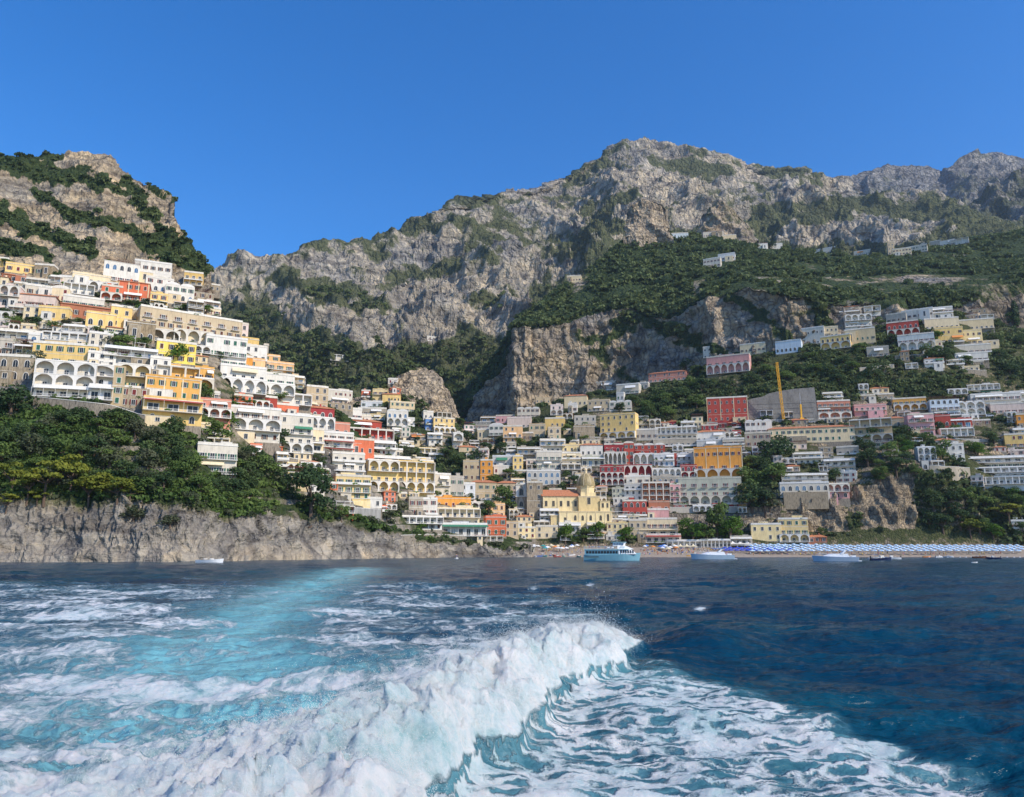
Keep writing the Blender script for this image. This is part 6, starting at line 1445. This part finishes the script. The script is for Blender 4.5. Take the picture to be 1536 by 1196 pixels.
    lace = np.clip((py-edge-jj+10)/22, 0, 1)*np.clip((lo-py)/60, 0, 1)*np.interp(px, [600, 1000, 1250, 1480, 1560], [.55, .52, .50, .47, 0])+0*px
    lace = lace*(1+.55*fbm(np.stack([X*.35, Y*.5, 0*X+12], -1), 4))
    D = np.where((s < .1) & vis, np.maximum(D, lace), D)
    D += .52*np.exp(-((px-560)/0.1)**2)*0
    for (fx, fy, r_) in ((1050, 912, 7), (800, 884, 8), (885, 876, 5), (775, 856, 4)):
        D = np.maximum(D, .62*np.exp(-(((px-fx)/(r_*1.7))**2+((py-fy)/(r_*.45))**2)))
    teal = np.clip(strip*.95+np.clip((s-.6)/1.2, 0, 1)*np.interp(Y, [7, 15, 20, 27, 34], [.42, .42, .42, .28, 0])+lace*.50*(s < .2), 0, 1)*vis
    teal = np.clip(teal*(1+.5*j+0.6*fbm(np.stack([X*.5, Y*.16, 0*X+31], -1), 4)), 0, 1)
    R, Cn = X.shape; idx = np.arange(R*Cn).reshape(R, Cn)
    Q = np.stack([idx[:-1, :-1], idx[:-1, 1:], idx[1:, 1:], idx[1:, :-1]], -1).reshape(-1, 4)
    m, nt, b = newmat('sea_water'); L = nt.links
    geo = N(nt, 'ShaderNodeNewGeometry'); pos = geo.outputs['Position']
    af = N(nt, 'ShaderNodeAttribute', attribute_name='foam').outputs['Fac']; atl = N(nt, 'ShaderNodeAttribute', attribute_name='teal').outputs['Fac']; ar = N(nt, 'ShaderNodeAttribute', attribute_name='lace').outputs['Fac']
    ap = N(nt, 'ShaderNodeAttribute', attribute_name='mound').outputs['Fac']
    def noise(sc, det=8., ro=.6, sx=(1, 1, 1), dist=0.):
        mp = N(nt, 'ShaderNodeMapping'); mp.inputs['Scale'].default_value = sx
        n = N(nt, 'ShaderNodeTexNoise', Scale=sc, Detail=det, Roughness=ro, Distortion=dist)
        L.new(pos, mp.inputs['Vector']); L.new(mp.outputs[0], n.inputs['Vector']); return n
    def math_(op, a, b_=None, c=None):
        n = N(nt, 'ShaderNodeMath', operation=op)
        for i, q in enumerate((a, b_, c)):
            if q is None: continue
            if isinstance(q, (int, float)): n.inputs[i].default_value = q
            else: L.new(q, n.inputs[i])
        return n.outputs[0]
    n1 = noise(.85, 10., .66, (1, .8, 1), 1.6).outputs['Fac']
    # cell edges, warped: the lace of old foam
    wn = noise(1.1, 5., .6)
    vadd = N(nt, 'ShaderNodeMix', data_type='VECTOR'); vadd.inputs[0].default_value = .55
    L.new(pos, vadd.inputs[4]); L.new(wn.outputs['Color'], vadd.inputs[5])
    mpv = N(nt, 'ShaderNodeMapping'); mpv.inputs['Scale'].default_value = (1.5, 4.2, 1); mpv.inputs['Rotation'].default_value = (0, 0, .35)
    L.new(vadd.outputs[1], mpv.inputs['Vector'])
    vo = N(nt, 'ShaderNodeTexVoronoi', feature='DISTANCE_TO_EDGE'); vo.inputs['Scale'].default_value = 1.5; L.new(mpv.outputs[0], vo.inputs['Vector'])
    lacep = math_('SUBTRACT', 1., math_('MULTIPLY', vo.outputs['Distance'], 2.6))
    n3 = noise(3.2, 8., .7, (1, 1, 1), .8).outputs['Fac']
    lacep = math_('ADD', math_('MULTIPLY', lacep, .42), math_('ADD', math_('MULTIPLY', n3, .34), math_('MULTIPLY', n1, .30)))
    pat = N(nt, 'ShaderNodeMix'); L.new(ar, pat.inputs[0]); L.new(math_('ADD', math_('MULTIPLY', n1, .72), math_('MULTIPLY', n3, .28)), pat.inputs[2]); L.new(lacep, pat.inputs[3])
    # threshold: more density, more foam
    thr = math_('SUBTRACT', 1.02, math_('MULTIPLY', af, .92))
    dif = math_('SUBTRACT', pat.outputs[0], thr)
    mr = N(nt, 'ShaderNodeMapRange'); mr.inputs['From Min'].default_value = -.05; mr.inputs['From Max'].default_value = .11; L.new(dif, mr.inputs['Value'])
    foam = mr.outputs[0]
    veil = N(nt, 'ShaderNodeMapRange'); veil.inputs['From Min'].default_value = -.24; veil.inputs['From Max'].default_value = .12; veil.inputs['To Max'].default_value = .42; L.new(dif, veil.inputs['Value'])
    deepn = noise(.035, 4., .6, (1, 2.2, 1)).outputs['Fac']
    rd = ramp(nt, [(.35, (.001, .024, .060)), (.62, (.002, .054, .088))]); L.new(deepn, rd.inputs[0])
    rt = N(nt, 'ShaderNodeMix', data_type='RGBA'); L.new(atl, rt.inputs[0]); L.new(rd.outputs[0], rt.inputs[6]); rt.inputs[7].default_value = (.155, .40, .43, 1)
    rv = N(nt, 'ShaderNodeMix', data_type='RGBA'); L.new(veil.outputs[0], rv.inputs[0]); L.new(rt.outputs[2], rv.inputs[6]); rv.inputs[7].default_value = (.20, .38, .45, 1)
    n5 = noise(.45, 5., .6, (1, .8, 1), .5).outputs['Fac']
    fc = ramp(nt, [(.37, (.34, .56, .58)), (.47, (.62, .73, .74)), (.56, (.84, .84, .82))]); L.new(math_('ADD', math_('ADD', math_('MULTIPLY', n3, .35), math_('MULTIPLY', n1, .25)), math_('MULTIPLY', n5, .4)), fc.inputs[0])
    rf = N(nt, 'ShaderNodeMix', data_type='RGBA'); L.new(foam, rf.inputs[0]); L.new(rv.outputs[2], rf.inputs[6]); L.new(fc.outputs[0], rf.inputs[7])
    L.new(rf.outputs[2], b.inputs['Base Color'])
    rr = N(nt, 'ShaderNodeMapRange'); rr.inputs['To Min'].default_value = .16; rr.inputs['To Max'].default_value = .85; L.new(math_('MAXIMUM', foam, veil.outputs[0]), rr.inputs['Value']); L.new(rr.outputs[0], b.inputs['Roughness'])
    ssw = math_('MULTIPLY', foam, .55); L.new(ssw, b.inputs['Subsurface Weight']); b.inputs['Subsurface Radius'].default_value = (.8, 1., 1.1); b.inputs['Subsurface Scale'].default_value = .12
    b.inputs['IOR'].default_value = 1.33
    spc = N(nt, 'ShaderNodeMapRange'); spc.inputs['To Min'].default_value = .16; spc.inputs['To Max'].default_value = .1; L.new(foam, spc.inputs['Value']); L.new(spc.outputs[0], b.inputs['Specular IOR Level'])
    w1 = noise(.9, 6., .6, (1, 2.0, 1)).outputs['Fac']; w2 = noise(.16, 5., .55, (1, 2.2, 1)).outputs['Fac']; w3 = noise(9., 8., .8).outputs['Fac']
    hgt = math_('ADD', math_('ADD', math_('MULTIPLY', w1, .22), math_('MULTIPLY', w2, .9)), math_('MULTIPLY', math_('MULTIPLY', w3, .22), foam))
    bm = N(nt, 'ShaderNodeBump'); bm.inputs['Strength'].default_value = 1.; bm.inputs['Distance'].default_value = 1.; L.new(hgt, bm.inputs['Height']); L.new(bm.outputs[0], b.inputs['Normal'])
    me = mesh_np('sea', P.reshape(-1, 3), Q, [m], {'foam': D, 'teal': teal, 'lace': ((s < .1) & vis)*1.0, 'mound': mound}, smooth=True)
    tag(link('sea', me), kind='structure')
    # --- spray thrown up along the crest: droplets
    w = (np.clip(mound-.25, 0, 2)*((X > -14) & (Y < 30))).ravel()
    area = (np.abs(Y)**2.0).ravel()*.00001+.0005
    n = 200000; pick = rng.choice(R*Cn, n, p=(w*area)/(w*area).sum())
    base = P.reshape(-1, 3)[pick]+rng.normal(size=(n, 3))*np.array([.06, .06, .0])
    up = rng.exponential(.11, n)*np.where(rng.random(n) < .25, 2.0, .4); base[:, 2] += up+.0
    edge_ = np.clip(1.3-np.abs(s.ravel()[pick]), 0, 1); base[:, 0] += edge_*rng.exponential(.16, n)
    rad = rng.uniform(.003, .0075, n)*(.4+base[:, 1]/22); rad[rng.random(n) < .05] *= 1.7
    T4 = np.array([(1, 0, -.7), (-1, 0, -.7), (0, 1, .7), (0, -1, .7)])*.8
    Fq = np.array([(0, 1, 2), (0, 3, 1), (0, 2, 3), (1, 3, 2)])
    V = base[:, None, :]+T4[None]*rad[:, None, None]*rng.uniform(.6, 1.5, (n, 1, 3))
    FF = (Fq[None]+4*np.arange(n)[:, None, None]).reshape(-1, 3)
    M_sp = paint('spray_white', (.84, .86, .86), rough=.6, var=.02)
    tag(link('sea_spray', mesh_np('sea_spray', V.reshape(-1, 3), FF, [M_sp], smooth=True)), 'fine white spray droplets thrown up along the breaking crest of the wake', 'spray', kind='stuff')
sea()
# ================================================================ air, sky, sun, camera
SUN_AZ = math.radians(56); SUN_EL = math.radians(38)
to_sun = Vector((math.sin(SUN_AZ)*math.cos(SUN_EL), -math.cos(SUN_AZ)*math.cos(SUN_EL), math.sin(SUN_EL)))
sl = bpy.data.lights.new('sun', 'SUN'); sl.energy = 3.9; sl.angle = math.radians(.5); sl.color = (1, .90, .75)
so = bpy.data.objects.new('sun', sl); COL.objects.link(so); so.rotation_euler = to_sun.to_track_quat('Z', 'Y').to_euler(); so.location = (300, -200, 500)
wld = bpy.data.worlds.new('World'); S.world = wld; wld.use_nodes = True; nt = wld.node_tree
sky = nt.nodes.new('ShaderNodeTexSky'); sky.sky_type = 'NISHITA'; sky.sun_disc = False; sky.sun_elevation = SUN_EL; sky.sun_rotation = math.atan2(to_sun.x, to_sun.y)
sky.altitude = 0; sky.air_density = 1.0; sky.dust_density = .25; sky.ozone_density = 4.0
hs = nt.nodes.new('ShaderNodeHueSaturation'); hs.inputs['Hue'].default_value = .508; hs.inputs['Saturation'].default_value = 1.36; hs.inputs['Value'].default_value = 1.1
nt.links.new(sky.outputs[0], hs.inputs['Color']); nt.links.new(hs.outputs[0], nt.nodes['Background'].inputs['Color'])
nt.nodes['Background'].inputs['Strength'].default_value = .15
HAZE = True
if HAZE:
    mh = bpy.data.materials.new('haze_air'); mh.use_nodes = True; nt = mh.node_tree; nt.nodes.remove(nt.nodes['Principled BSDF'])
    pv = nt.nodes.new('ShaderNodeVolumePrincipled'); pv.inputs['Density'].default_value = .000038; pv.inputs['Color'].default_value = (.62, .78, 1, 1); pv.inputs['Anisotropy'].default_value = .2
    nt.links.new(pv.outputs[0], nt.nodes['Material Output'].inputs['Volume'])
    b_ = MB().box(-3600, 3600, -300, 4400, -8, 2100); o = b_.build('haze', mh); tag(o, 'thin blue summer haze between the shore and the far peaks', 'haze', kind='stuff')
cd = bpy.data.cameras.new('camera'); co = bpy.data.objects.new('camera', cd); COL.objects.link(co); S.camera = co
co.location = (0, 0, CAMH); co.rotation_euler = (math.pi/2+TH, 0, 0); cd.sensor_width = 36; cd.lens = 36*F/1536; cd.clip_start = .5; cd.clip_end = 12000
S.view_settings.view_transform = 'Standard'; S.view_settings.look = 'None'; S.view_settings.exposure = .35; S.view_settings.gamma = 1
S.cycles.max_bounces = 6; S.cycles.volume_bounces = 0; S.cycles.diffuse_bounces = 3; S.cycles.transparent_max_bounces = 4
